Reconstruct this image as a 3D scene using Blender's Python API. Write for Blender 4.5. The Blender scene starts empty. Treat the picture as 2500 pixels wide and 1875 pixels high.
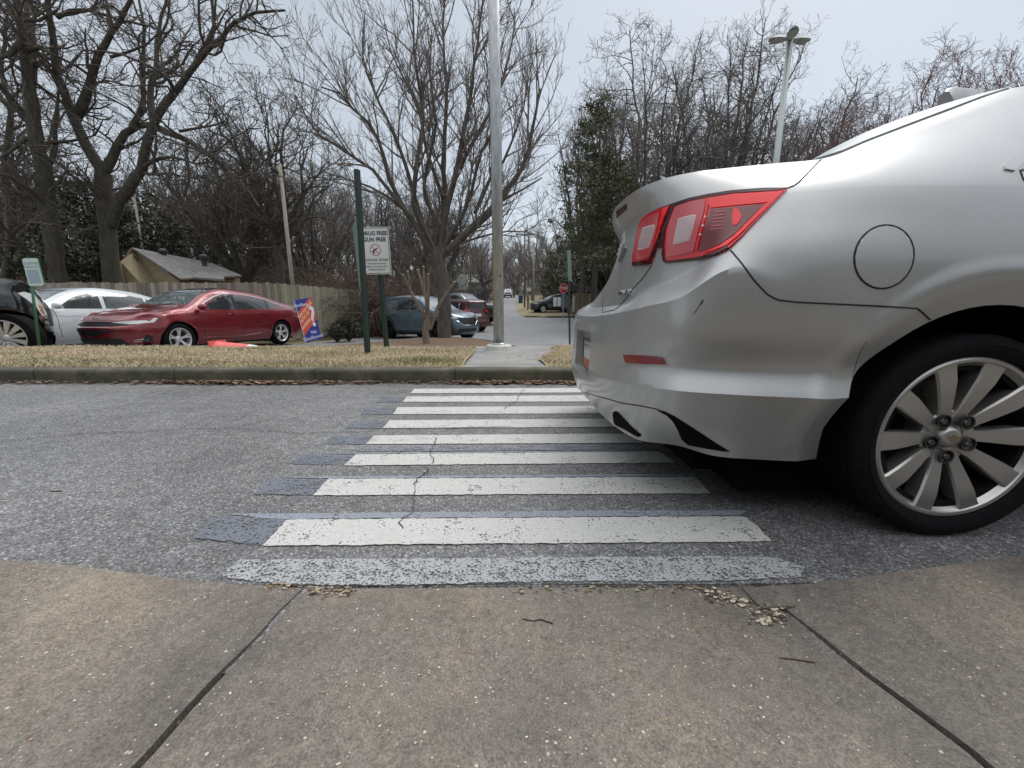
import bpy, bmesh, math, random
import numpy as np
from mathutils import Vector, Matrix
from mathutils.bvhtree import BVHTree
from mathutils.geometry import delaunay_2d_cdt

# ---------------------------------------------------------------- camera, sky, sun, exposure
SC = bpy.context.scene
COL = SC.collection
CAM_H = 0.66
PITCH = math.radians(10.5)
FPX, CX, CY = 930.0, 1250.0, 937.5            # focal length and centre in photo pixels
cam_d = bpy.data.cameras.new('camera')
cam = bpy.data.objects.new('camera', cam_d)
COL.objects.link(cam)
cam_d.sensor_width = 36.0
cam_d.lens = FPX / 2500.0 * 36.0
cam_d.clip_start = 0.02
cam_d.clip_end = 2000.0
cam.location = (0, 0, CAM_H)
cam.rotation_euler = (math.radians(90) - PITCH, 0, 0)
SC.camera = cam

SC.view_settings.view_transform = 'Standard'
SC.view_settings.look = 'None'
SC.view_settings.gamma = 1.0
SC.view_settings.exposure = 0.17
SC.view_settings.use_curve_mapping = False

SUN_EL, SUN_AZ = math.radians(56), math.radians(38)
w = bpy.data.worlds.new('World'); SC.world = w; w.use_nodes = True
nt = w.node_tree; nt.nodes.clear()
wo = nt.nodes.new('ShaderNodeOutputWorld')
sky = nt.nodes.new('ShaderNodeTexSky'); sky.sky_type = 'NISHITA'; sky.sun_disc = False
sky.sun_elevation = SUN_EL; sky.sun_rotation = SUN_AZ
bg1 = nt.nodes.new('ShaderNodeBackground'); bg1.inputs[1].default_value = 0.05
nt.links.new(sky.outputs[0], bg1.inputs[0])
tc = nt.nodes.new('ShaderNodeTexCoord'); sx = nt.nodes.new('ShaderNodeSeparateXYZ')
nt.links.new(tc.outputs['Generated'], sx.inputs[0])
cr = nt.nodes.new('ShaderNodeValToRGB')
nt.links.new(sx.outputs[2], cr.inputs[0])
el = cr.color_ramp.elements
el[0].position = 0.0; el[0].color = (0.44, 0.445, 0.435, 1)
el[1].position = 1.0; el[1].color = (1.6, 1.59, 1.57, 1)
for p_, k_ in ((0.30, (0.405, 0.418, 0.402)), (0.58, (0.40, 0.417, 0.405)), (0.75, (1.1, 1.12, 1.14))):
    e = el.new(p_); e.color = (*k_, 1)
nz = nt.nodes.new('ShaderNodeTexNoise'); nz.inputs['Scale'].default_value = 1.6; nz.inputs['Detail'].default_value = 3
nt.links.new(tc.outputs['Generated'], nz.inputs['Vector'])
mr = nt.nodes.new('ShaderNodeMapRange'); mr.inputs['To Min'].default_value = 0.9; mr.inputs['To Max'].default_value = 1.1
nt.links.new(nz.outputs['Fac'], mr.inputs['Value'])
bg2 = nt.nodes.new('ShaderNodeBackground')
nt.links.new(cr.outputs[0], bg2.inputs[0]); nt.links.new(mr.outputs[0], bg2.inputs[1])
ad = nt.nodes.new('ShaderNodeAddShader')
nt.links.new(bg1.outputs[0], ad.inputs[0]); nt.links.new(bg2.outputs[0], ad.inputs[1]); nt.links.new(ad.outputs[0], wo.inputs[0])

sun_d = bpy.data.lights.new('sun', 'SUN'); sun_d.energy = 1.25; sun_d.angle = math.radians(28); sun_d.color = (1, 0.98, 0.95)
sun = bpy.data.objects.new('sun', sun_d); COL.objects.link(sun)
sd = Vector((math.sin(SUN_AZ) * math.cos(SUN_EL), math.cos(SUN_AZ) * math.cos(SUN_EL), math.sin(SUN_EL)))
sun.rotation_euler = sd.to_track_quat('Z', 'Y').to_euler()

# ---------------------------------------------------------------- helpers
def ray(px, py):
    a = (px - CX) / FPX; b = (py - CY) / FPX
    return Vector((a, math.cos(PITCH) - b * math.sin(PITCH), -math.sin(PITCH) - b * math.cos(PITCH)))
EYE = Vector((0, 0, CAM_H))
def at_y(px, py, Y):
    d = ray(px, py); return EYE + d * (Y / d.y)
def at_z(px, py, Z=0.0):
    d = ray(px, py); return EYE + d * ((Z - CAM_H) / d.z)

def link_mesh(name, verts, faces, mat=None, parent=None, smooth=False, mats=None, midx=None):
    me = bpy.data.meshes.new(name)
    me.from_pydata([tuple(v) for v in verts], [], [tuple(f) for f in faces])
    return link_me(name, me, mat, parent, smooth, mats, midx)
def link_me(name, me, mat=None, parent=None, smooth=False, mats=None, midx=None):
    me.name = name
    for m in (mats or ([mat] if mat else [])): me.materials.append(m)
    if midx is not None: me.polygons.foreach_set('material_index', midx)
    if smooth: me.polygons.foreach_set('use_smooth', [True] * len(me.polygons))
    me.update()
    o = bpy.data.objects.new(name, me); COL.objects.link(o)
    if parent is not None: o.parent = parent
    return o
def tag(o, label=None, cat=None, group=None, kind=None):
    if label: o['label'] = label
    if cat: o['category'] = cat
    if group: o['group'] = group
    if kind: o['kind'] = kind
    return o
def thing(name, loc, label, cat, group=None, rz=0.0):
    o = bpy.data.objects.new(name, None); COL.objects.link(o)
    o.location = loc; o.rotation_euler = (0, 0, rz); o.empty_display_size = 0.2
    return tag(o, label, cat, group)
def copy_thing(root, loc, rz=None, label=None, scale=None):
    r = root.copy(); COL.objects.link(r); r.location = loc
    if rz is not None: r.rotation_euler = (0, 0, rz)
    if label: r['label'] = label
    if scale: r.scale = scale
    for ch in list(root.children):
        c = ch.copy(); COL.objects.link(c); c.parent = r
        for g in list(ch.children):
            d = g.copy(); COL.objects.link(d); d.parent = c
    return r

class MB:
    """collects simple shapes into one mesh"""
    def __init__(s): s.v = []; s.f = []; s.mi = []; s.cur = 0
    def add(s, vs, fs):
        b = len(s.v); s.v += [tuple(v) for v in vs]; s.f += [tuple(b + i for i in f) for f in fs]; s.mi += [s.cur] * len(fs)
        return s
    def box(s, c, d, rot=None):
        vs = []
        for sx_ in (-1, 1):
            for sy in (-1, 1):
                for sz in (-1, 1):
                    p = Vector((sx_ * d[0] / 2, sy * d[1] / 2, sz * d[2] / 2))
                    if rot is not None: p = rot @ p
                    vs.append(p + Vector(c))
        return s.add(vs, [(0, 1, 3, 2), (4, 6, 7, 5), (0, 4, 5, 1), (2, 3, 7, 6), (0, 2, 6, 4), (1, 5, 7, 3)])
    def prism(s, poly, a, h):
        """polygon of 3D points extruded by vector h"""
        n = len(poly); P = [Vector(p) for p in poly]; Q = [p + Vector(h) for p in P]
        fs = [tuple(reversed(range(n))), tuple(range(n, 2 * n))] + [(i, (i + 1) % n, n + (i + 1) % n, n + i) for i in range(n)]
        return s.add(P + Q, fs)
    def tube(s, pts, rad, n=8, cap=True):
        pts = [Vector(p) for p in pts]; k = len(pts)
        if not hasattr(rad, '__len__'): rad = [rad] * k
        ref = None; vs = []
        for i, p in enumerate(pts):
            t = (pts[min(i + 1, k - 1)] - pts[max(i - 1, 0)])
            if t.length < 1e-9: t = Vector((0, 0, 1))
            t.normalize()
            if ref is None: ref = Vector((1, 0, 0)) if abs(t.x) < 0.8 else Vector((0, 1, 0))
            u = t.cross(ref); u.normalize(); v = t.cross(u); ref = v.cross(t) * 1.0
            ref = u.cross(t); ref.normalize(); 
            ref = v if False else (Vector((1, 0, 0)) if abs(t.x) < 0.8 else Vector((0, 1, 0)))
            for j in range(n):
                a = 2 * math.pi * j / n
                vs.append(p + u * (math.cos(a) * rad[i]) + v * (math.sin(a) * rad[i]))
        fs = [(i * n + j, i * n + (j + 1) % n, (i + 1) * n + (j + 1) % n, (i + 1) * n + j) for i in range(k - 1) for j in range(n)]
        if cap: fs += [tuple(reversed(range(n))), tuple(range((k - 1) * n, k * n))]
        return s.add(vs, fs)
    def lathe(s, prof, n=32, c=(0, 0, 0), axis='z', closed=False):
        """prof list of (r, h)"""
        vs = []; k = len(prof)
        for r, h in prof:
            for j in range(n):
                a = 2 * math.pi * j / n; x, y = r * math.cos(a), r * math.sin(a)
                p = (x, y, h) if axis == 'z' else ((x, h, y) if axis == 'y' else (h, x, y))
                vs.append((p[0] + c[0], p[1] + c[1], p[2] + c[2]))
        m = k if closed else k - 1
        fs = [(i * n + j, i * n + (j + 1) % n, ((i + 1) % k) * n + (j + 1) % n, ((i + 1) % k) * n + j) for i in range(m) for j in range(n)]
        return s.add(vs, fs)
    def build(s, name, mat, parent=None, smooth=False, org=None, angle=None):
        v = s.v
        if org is not None: v = [(a[0] - org[0], a[1] - org[1], a[2] - org[2]) for a in v]
        many = isinstance(mat, (list, tuple))
        o = link_mesh(name, v, s.f, None if many else mat, parent, smooth or angle is not None, mats=mat if many else None, midx=s.mi if many else None)
        if angle is not None: o.data.set_sharp_from_angle(angle=math.radians(angle))
        return o

def text_mesh(txt, size, bold=0.0, depth=0.0005, align='CENTER', spacing=1.0):
    cu = bpy.data.curves.new('txt', 'FONT'); cu.body = txt; cu.size = size; cu.align_x = align; cu.align_y = 'CENTER'
    cu.extrude = depth; cu.offset = bold; cu.space_character = spacing; cu.resolution_u = 3
    o = bpy.data.objects.new('txt', cu); COL.objects.link(o)
    me = bpy.data.meshes.new_from_object(o.evaluated_get(bpy.context.evaluated_depsgraph_get()))
    bpy.data.objects.remove(o); bpy.data.curves.remove(cu)
    return me
def put_text(name, txt, size, mat, parent, M, bold=0.0, sx_=1.0, depth=0.0005):
    me = text_mesh(txt, size, bold, depth)
    me.transform(Matrix.Diagonal((sx_, 1, 1, 1))); me.transform(M)
    return link_me(name, me, mat, parent)

def decal(bvh, poly, rayf, off=0.003, step=None, depth=0.006, miss=None):
    """polygon in 2D -> thickened patch lying on the surface hit by the rays; returns verts, faces"""
    P = [Vector(p) for p in poly]
    xs = [p.x for p in P]; ys = [p.y for p in P]
    if step is None: step = max(max(xs) - min(xs), max(ys) - min(ys)) / 14
    pts = []
    for i, p in enumerate(P):
        q = P[(i + 1) % len(P)]; n = max(1, int((q - p).length / step))
        for k in range(n): pts.append(p.lerp(q, k / n))
    nb = len(pts)
    def inside(x, y):
        c = False; j = len(P) - 1
        for i in range(len(P)):
            if (P[i].y > y) != (P[j].y > y) and x < (P[j].x - P[i].x) * (y - P[i].y) / (P[j].y - P[i].y) + P[i].x: c = not c
            j = i
        return c
    y = min(ys) + step * .5
    while y < max(ys):
        x = min(xs) + step * .5
        while x < max(xs):
            if inside(x, y) and min((Vector((x, y)) - b).length for b in pts[:nb]) > step * .4: pts.append(Vector((x, y)))
            x += step
        y += step
    r = delaunay_2d_cdt(pts, [(i, (i + 1) % nb) for i in range(nb)], [list(range(nb))], 1, 1e-6)
    v2, fs = r[0], [list(f) for f in r[2]]
    out = []; bad = set(); ins = []
    last = None
    for i, p in enumerate(v2):
        o, d = rayf(p.x, p.y); d = d.normalized()
        hit, nrm, _, _ = bvh.ray_cast(o, d)
        if hit is None:
            bad.add(i); out.append(Vector((0, 0, 0))); ins.append(Vector((0, 0, 0))); continue
        if nrm.dot(d) > 0: nrm = -nrm
        out.append(hit + nrm * off); ins.append(hit - nrm * depth)
    fs = [f for f in fs if not any(i in bad for i in f)]
    if bad: print('decal misses', len(bad), 'of', len(v2))
    # orient and rim
    cnt = {}
    for f in fs:
        for a, b in zip(f, f[1:] + f[:1]): cnt[(min(a, b), max(a, b))] = cnt.get((min(a, b), max(a, b)), 0) + 1
    n = len(out); V_ = out + ins; F_ = [tuple(f) for f in fs]
    for f in fs:
        for a, b in zip(f, f[1:] + f[:1]):
            if cnt[(min(a, b), max(a, b))] == 1: F_.append((b, a, n + a, n + b))
    return V_, F_
def put_decal(name, bvh, poly, rayf, mat, parent, org=(0, 0, 0), off=0.003, step=None, depth=0.006, smooth=True):
    v, f = decal(bvh, poly, rayf, off, step, depth)
    used = sorted({i for q in f for i in q}); mp = {a: b for b, a in enumerate(used)}
    o = link_mesh(name, [v[i] - Vector(org) for i in used], [tuple(mp[i] for i in q) for q in f], mat, parent, smooth)
    if smooth: o.data.set_sharp_from_angle(angle=math.radians(50))
    return o
def line_on(bvh, pts, rayf, r, n=6, sink=0.0, sub=6):
    """tube along a polyline projected on a surface"""
    out = []
    for i in range(len(pts) - 1):
        a, b = Vector(pts[i]), Vector(pts[i + 1])
        for k in range(sub): out.append(a.lerp(b, k / sub))
    out.append(Vector(pts[-1]))
    P = []
    for p in out:
        o, d = rayf(p.x, p.y); h, nr, _, _ = bvh.ray_cast(o, d.normalized())
        if h is None: continue
        if nr.dot(d) > 0: nr = -nr
        P.append(h - nr * sink)
    return MB().tube(P, r, n) if len(P) > 1 else MB()
def camray(x, y): return EYE.copy(), ray(x, y)
def smooth_poly(pts, n=4, closed=False):
    P = [Vector(p) for p in pts]; out = []; k = len(P)
    for i in range(k if closed else k - 1):
        p0 = P[(i - 1) % k] if closed or i > 0 else P[0]; p1 = P[i]; p2 = P[(i + 1) % k]
        p3 = P[(i + 2) % k] if closed or i + 2 < k else P[-1]
        for j in range(n):
            t = j / n
            out.append(0.5 * ((2 * p1) + (p2 - p0) * t + (2 * p0 - 5 * p1 + 4 * p2 - p3) * t * t + (3 * p1 - p0 - 3 * p2 + p3) * t ** 3))
    if not closed: out.append(P[-1])
    return out

def netsurf(net, nu, nv, sharp=None):
    """net[col][row] -> dense grid through the control points. sharp[row] = 0..1 or list per column"""
    N = np.array(net, float)                                # C,R,3
    C, R, _ = N.shape
    def hermite(P, n, S):                                   # P: K,M,3 along axis 0
        K = P.shape[0]
        d = P[1:] - P[:-1]; L = np.linalg.norm(d, axis=2, keepdims=True) + 1e-6
        one = d / L
        mi = np.zeros_like(P); mo = np.zeros_like(P)
        mi[0] = one[0]; mo[0] = one[0]; mi[-1] = one[-1]; mo[-1] = one[-1]
        for i in range(1, K - 1):
            w0, w1 = L[i], L[i - 1]
            av = (one[i - 1] * w0 + one[i] * w1) / (w0 + w1)
            s = S[i][:, None] if S is not None else 0
            mi[i] = av * (1 - s) + one[i - 1] * s; mo[i] = av * (1 - s) + one[i] * s
        out = []
        for i in range(K - 1):
            ts = np.linspace(0, 1, n[i] + 1)[:-1] if i < K - 2 else np.linspace(0, 1, n[i] + 1)
            for t in ts:
                h00 = 2 * t ** 3 - 3 * t ** 2 + 1; h10 = t ** 3 - 2 * t ** 2 + t; h01 = -2 * t ** 3 + 3 * t ** 2; h11 = t ** 3 - t ** 2
                out.append(h00 * P[i] + h10 * L[i] * mo[i] + h01 * P[i + 1] + h11 * L[i] * mi[i + 1])
        return np.array(out)
    if not hasattr(nu, '__len__'): nu = [nu] * (C - 1)
    if not hasattr(nv, '__len__'): nv = [nv] * (R - 1)
    A = hermite(N, nu, None)                                # U,R,3
    S = np.zeros((R, A.shape[0]))
    if sharp:
        u = np.concatenate([i + np.linspace(0, 1, nu[i] + 1)[:-1] for i in range(C - 1)] + [[C - 1]])
        for r_, s in sharp.items():
            S[r_] = np.interp(u, range(C), s) if hasattr(s, '__len__') else s
    B = hermite(A.transpose(1, 0, 2).copy(), nv, S)         # V,U,3
    return B
def half_mesh(B, ymid, flip=False):
    """grid (V,U,3) near side + mirror about y=ymid -> closed bmesh-cleaned mesh"""
    V_, U_, _ = B.shape
    v = B.reshape(-1, 3).copy(); m = v.copy(); m[:, 1] = 2 * ymid - m[:, 1]
    f = [(i * U_ + j, i * U_ + j + 1, (i + 1) * U_ + j + 1, (i + 1) * U_ + j) for i in range(V_ - 1) for j in range(U_ - 1)]
    n = len(v); g = [tuple(n + k for k in reversed(q)) for q in f]
    me = bpy.data.meshes.new('tmp'); me.from_pydata(np.vstack([v, m]).tolist(), [], f + g)
    bm = bmesh.new(); bm.from_mesh(me)
    bmesh.ops.remove_doubles(bm, verts=bm.verts, dist=1e-4)
    bmesh.ops.dissolve_degenerate(bm, dist=1e-5, edges=bm.edges)
    bmesh.ops.recalc_face_normals(bm, faces=bm.faces)
    bm.to_mesh(me); bm.free()
    return me
def cut_mesh(me, cutters, mat_, self_=False):
    """difference of me with a list of ((verts, faces), material) closed cutters"""
    o = link_me('tmp', me, mat_); cs = []
    for (v, f), cm in cutters:
        c = link_mesh('cut', v, f, cm)
        b = bmesh.new(); b.from_mesh(c.data); bmesh.ops.recalc_face_normals(b, faces=b.faces); b.to_mesh(c.data); b.free()
        md = o.modifiers.new('b', 'BOOLEAN'); md.operation = 'DIFFERENCE'; md.object = c; md.solver = 'EXACT'; md.material_mode = 'TRANSFER'; md.use_self = self_; cs.append(c)
    dg = bpy.context.evaluated_depsgraph_get(); dg.update()
    r = bpy.data.meshes.new_from_object(o.evaluated_get(dg))
    for c in cs: bpy.data.objects.remove(c)
    bpy.data.objects.remove(o)
    return r
def bvh_of(me):
    return BVHTree.FromPolygons([v.co for v in me.vertices], [tuple(p.vertices) for p in me.polygons])

# ---------------------------------------------------------------- materials
MATS = {}
def mat(name, col, rough=0.6, metal=0.0, coat=0.0, spec=0.5, **k):
    if name in MATS: return MATS[name]
    m = bpy.data.materials.new(name); m.use_nodes = True
    b = m.node_tree.nodes['Principled BSDF']
    b.inputs['Base Color'].default_value = (*col, 1); b.inputs['Roughness'].default_value = rough; b.inputs['Metallic'].default_value = metal
    b.inputs['Coat Weight'].default_value = coat; b.inputs['Coat Roughness'].default_value = k.get('coat_rough', 0.04)
    b.inputs['Specular IOR Level'].default_value = spec
    if 'trans' in k: b.inputs['Transmission Weight'].default_value = k['trans']
    if 'alpha' in k: b.inputs['Alpha'].default_value = k['alpha']
    if 'emit' in k:
        b.inputs['Emission Color'].default_value = (*k['emit'], 1); b.inputs['Emission Strength'].default_value = k.get('es', 1)
    MATS[name] = m; return m
def N(m, t, **k):
    n = m.node_tree.nodes.new(t)
    for a, b in k.items():
        if a.startswith('i_'): n.inputs[a[2:].replace('_', ' ')].default_value = b
        else: setattr(n, a, b)
    return n
def L(m, a, b): m.node_tree.links.new(a, b)
def ramp(m, fac, stops):
    r = N(m, 'ShaderNodeValToRGB'); L(m, fac, r.inputs[0]); e = r.color_ramp.elements
    while len(e) > 1: e.remove(e[-1])
    e[0].position = stops[0][0]; e[0].color = (*stops[0][1], 1)
    for p, c in stops[1:]:
        x = e.new(p); x.color = (*c, 1)
    return r.outputs[0]
def g3(x): return (x, x, x)
def coords(m, scale=(1, 1, 1)):
    t = N(m, 'ShaderNodeTexCoord'); mp = N(m, 'ShaderNodeMapping'); mp.inputs['Scale'].default_value = scale
    L(m, t.outputs['Object'], mp.inputs[0]); return mp.outputs[0]
def noise(m, vec, scale, detail=4, rough=0.6):
    n = N(m, 'ShaderNodeTexNoise'); n.inputs['Scale'].default_value = scale; n.inputs['Detail'].default_value = detail; n.inputs['Roughness'].default_value = rough
    L(m, vec, n.inputs['Vector']); return n.outputs['Fac']
def voro(m, vec, scale, feat='F1', out='Distance'):
    n = N(m, 'ShaderNodeTexVoronoi'); n.feature = feat; n.inputs['Scale'].default_value = scale; L(m, vec, n.inputs['Vector']); return n.outputs[out]
def mix(m, f, a, b, mode='MIX'):
    x = N(m, 'ShaderNodeMix', data_type='RGBA', blend_type=mode)
    for s, v in ((0, f), (6, a), (7, b)):
        if hasattr(v, 'links') or hasattr(v, 'is_linked'): L(m, v, x.inputs[s])
        elif s == 0: x.inputs[0].default_value = v
        else: x.inputs[s].default_value = (*v, 1)
    return x.outputs[2]
def math_(m, op, a, b=0.0):
    x = N(m, 'ShaderNodeMath', operation=op)
    for s, v in ((0, a), (1, b)):
        if hasattr(v, 'is_linked'): L(m, v, x.inputs[s])
        else: x.inputs[s].default_value = v
    return x.outputs[0]
def bsdf(m): return m.node_tree.nodes['Principled BSDF']
def bump(m, h, strength=0.5, dist=0.01, prev=None):
    b = N(m, 'ShaderNodeBump'); b.inputs['Strength'].default_value = strength; b.inputs['Distance'].default_value = dist
    L(m, h, b.inputs['Height'])
    if prev is not None: L(m, prev, b.inputs['Normal'])
    L(m, b.outputs[0], bsdf(m).inputs['Normal']); return b.outputs[0]

def asphalt(name, base=0.085, tint=(1, 1.0, 1.03), stone=90, wet=0.55):
    m = mat(name, g3(base), wet); c = coords(m)
    big = noise(m, c, 1.3, 5); mid = noise(m, c, 14, 4)
    vc = voro(m, c, stone, out='Color'); vd = voro(m, c, stone)
    sp = N(m, 'ShaderNodeSeparateColor'); L(m, vc, sp.inputs[0])
    a = lambda k: tuple(base * k * t for t in tint)
    st = ramp(m, sp.outputs[0], [(0.0, a(.58)), (.35, a(.85)), (.7, a(1.12)), (.92, a(1.45)), (.98, a(2.3))])
    dk = ramp(m, vd, [(0.0, g3(1.0)), (.4, g3(1.0)), (.8, g3(.5))])
    x = mix(m, 1.0, st, dk, 'MULTIPLY')
    x = mix(m, 1.0, x, ramp(m, big, [(.3, g3(.82)), (.7, g3(1.22))]), 'MULTIPLY')
    x = mix(m, 1.0, x, ramp(m, mid, [(.3, g3(.8)), (.7, g3(1.2))]), 'MULTIPLY')
    L(m, x, bsdf(m).inputs['Base Color'])
    L(m, ramp(m, big, [(.35, g3(wet - .12)), (.65, g3(wet + .15))]), bsdf(m).inputs['Roughness'])
    h = math_(m, 'MULTIPLY', vd, -1.0)
    bump(m, h, 0.7, 0.003)
    return m
def concrete(name, c0=(.172, .148, .124), c1=(.238, .203, .162), spk=True, moss=None, sc=1.0, stain=False):
    m = mat(name, c0, .8); c = coords(m, (sc, sc, sc))
    n1 = noise(m, c, 2.2, 6, .6); n2 = noise(m, c, 60, 4, .7); n3 = noise(m, c, 260, 2, .6)
    x = ramp(m, n1, [(.32, tuple(k * .72 for k in c0)), (.5, c0), (.68, c1)])
    x = mix(m, 1.0, x, ramp(m, n2, [(.25, g3(.62)), (.5, g3(1.0)), (.75, g3(1.3))]), 'MULTIPLY')
    x = mix(m, 1.0, x, ramp(m, n3, [(.3, g3(.6)), (.7, g3(1.4))]), 'MULTIPLY')
    if spk:
        for s, th, colr in ((130, .010, (.50, .46, .40)), (240, .025, (.42, .385, .34))):
            vd = voro(m, c, s); vc = voro(m, c, s, out='Color'); sp = N(m, 'ShaderNodeSeparateColor'); L(m, vc, sp.inputs[0])
            sel = math_(m, 'MULTIPLY', math_(m, 'LESS_THAN', sp.outputs[1], th), math_(m, 'LESS_THAN', vd, .33))
            x = mix(m, sel, x, colr)
    if stain:
        sc_ = N(m, 'ShaderNodeMapping'); sc_.inputs['Scale'].default_value = (1, .35, 1); sc_.inputs['Rotation'].default_value = (0, 0, .6); L(m, c, sc_.inputs[0])
        n5 = noise(m, sc_.outputs[0], 2.4, 5, .6); x = mix(m, 1.0, x, ramp(m, n5, [(.36, (.76, .76, .77)), (.5, (1, 1, 1)), (.66, (1.13, 1.08, .99))]), 'MULTIPLY')
    if moss:
        n4 = noise(m, c, 5, 5, .7); x = mix(m, ramp(m, n4, [(.42, g3(0)), (.62, g3(.8))]), x, moss)
    L(m, x, bsdf(m).inputs['Base Color'])
    h = mix(m, .5, n2, n3); bump(m, h, 0.55, 0.003)
    L(m, ramp(m, n1, [(.3, g3(.55)), (.6, g3(.85))]), bsdf(m).inputs['Roughness'])
    return m
def noisy(name, c0, c1, scale=8, rough=.8, stretch=(1, 1, 1), bs=.3, bd=.01, c2=None, detail=5, **k):
    m = mat(name, c0, rough, **k); c = coords(m, stretch); n = noise(m, c, scale, detail, .65)
    st = [(.3, c0), (.7, c1)] if c2 is None else [(.25, c0), (.5, c1), (.75, c2)]
    L(m, ramp(m, n, st), bsdf(m).inputs['Base Color'])
    if bs: bump(m, n, bs, bd)
    return m

# ================================================================ ground, road, kerbs, slab
m_asph = asphalt('road_asphalt', .185, (1.01, 1.0, .99), 170)
m_asph2 = asphalt('lot_asphalt', .25, (1, 1.0, 1.02), 60, .6)
m_conc = concrete('slab_concrete', stain=True)
m_kerb = concrete('kerb_concrete', (.095, .087, .062), (.17, .155, .115), False, (.05, .055, .025))
m_conc2 = concrete('path_concrete', (.24, .235, .22), (.32, .31, .29), False)

PROF = [(-20, -.03), (6.1, -.03), (6.5, -.12), (8, -.18), (12, -.28), (16, -.35), (22, -.27), (32, .42), (40, .98), (60, 2.2), (100, 4.8), (200, 11.0), (600, 30)]
def gz(x, y):
    z = float(np.interp(y, [p[0] for p in PROF], [p[1] for p in PROF]))
    if y > 11:                                   # the gardens behind the fence lie a little higher
        k = min(1, max(0, (-x - 6.5) / 4)) * min(1, (y - 11) / 3) * (1 if y < 32 else max(0, 1 - (y - 32) / 20))
        z += .15 * k
    return z
def grid_patch(name, xs, ys, zf, mat_, kind='structure', lift=0.0):
    v = [(x, y, zf(x, y) + lift) for y in ys for x in xs]; n = len(xs)
    f = [(j * n + i, j * n + i + 1, (j + 1) * n + i + 1, (j + 1) * n + i) for j in range(len(ys) - 1) for i in range(n - 1)]
    return tag(link_mesh(name, v, f, mat_, None, True), kind=kind)
m_soil = noisy('winter_ground', (.055, .045, .028), (.17, .14, .075), .9, .95, bs=.5, bd=.05, c2=(.085, .085, .04))
xs = sorted(set([-500, -300, -200, -140, -100, -80] + [x * 4 for x in range(-15, 16)] + [80, 100, 140, 200, 300, 500, -6.5, -8.5, -10.5]))
ys = sorted(set([-200, -60, -20, -6, 0, 3, 6.1, 6.5, 7, 8, 9, 10, 11, 12, 13, 14, 16, 18, 20, 22, 25, 28, 32, 36, 40, 46, 52, 60, 70, 80, 100, 130, 160, 200, 300, 450, 600]))
grid_patch('ground', xs, ys, lambda x, y: gz(x, y) - .04, m_soil)

# road between the kerbs
grid_patch('road', [x * .5 for x in range(-60, 61)], [.60, 1.2, 1.8, 2.4, 3.0, 3.63], lambda x, y: 0.0, m_asph)
# parking lot and intersection, then the street that climbs away
lot_y = [6.25, 6.5, 7, 8, 9, 10, 11, 12, 13, 14, 16, 18, 20, 22, 25, 28, 31]
def lot_edge_left(y): return -30.0 if y < 11.6 else max(-30.0, -7.2 + (y - 11.6) * .10)
v = []; f = []; nx = 24
for j, y in enumerate(lot_y):
    x0 = -30.0 if y < 11.6 else -6.6 + (y - 12) * .06
    x1 = 34.0
    for i in range(nx + 1):
        x = x0 + (x1 - x0) * i / nx; v.append((x, y, float(np.interp(y, [p[0] for p in PROF], [p[1] for p in PROF])) + .004))
for j in range(len(lot_y) - 1):
    for i in range(nx): a = j * (nx + 1) + i; f.append((a, a + 1, a + nx + 2, a + nx + 1))
tag(link_mesh('parking_lot', v, f, m_asph2, None, True), kind='structure')
v = []; f = []
sty = [30.5, 33, 36, 40, 46, 52, 60, 70, 80, 100, 130, 160, 200, 300]
for j, y in enumerate(sty):
    xr = at_y(1366, 766, 31).x if y < 31 else 0
    xc = -.011 * y                                # the street runs slightly to the left of straight ahead
    hw = 3.6 if y > 33 else 4.4
    for i in range(5): v.append((xc - 1.6 + (i - 2) / 2 * hw + 1.2, y, gz(0, y) + .008))
for j in range(len(sty) - 1):
    for i in range(4): a = j * 5 + i; f.append((a, a + 1, a + 6, a + 5))
tag(link_mesh('street', v, f, m_asph2, None, True), kind='structure')

# far kerb: stones with rounded front edge
def kerb_run(name, pts, h, wd, z0, mat_, gap=1.8):
    """kerb along a polyline in plan, front face on the left side of the run"""
    P = [Vector((p[0], p[1], 0)) for p in pts]; mb = MB(); dist = 0
    prof = [(0, -.06), (0, h - .03), (.008, h - .012), (.024, h), (wd, h), (wd, -.06)]
    for i in range(len(P) - 1):
        a, b = P[i], P[i + 1]; t = (b - a).normalized(); n = Vector((-t.y, t.x, 0)); Lg = (b - a).length; s = 0
        while s < Lg - .01:
            e = min(Lg, s + gap); p, q = a + t * (s + .004), a + t * (e - .004)
            vs = [p + n * d + Vector((0, 0, z0 + z)) for d, z in prof] + [q + n * d + Vector((0, 0, z0 + z)) for d, z in prof]
            k = len(prof); mb.add(vs, [(j, j + 1, k + j + 1, k + j) for j in range(k - 1)] + [tuple(reversed(range(k))), tuple(range(k, 2 * k))]); s = e
    return tag(mb.build(name, mat_, None, False), kind='structure')
kerb_run('kerb', [(-30, 3.62), (-20, 3.62), (-10, 3.62), (30, 3.62)], .135, .15, 0, m_kerb, 1.35)
kerb_run('lot_kerb', [(-30, 6.12), (-.9, 6.12)], -.02, .14, 0.0, m_kerb, 1.8)

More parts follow.
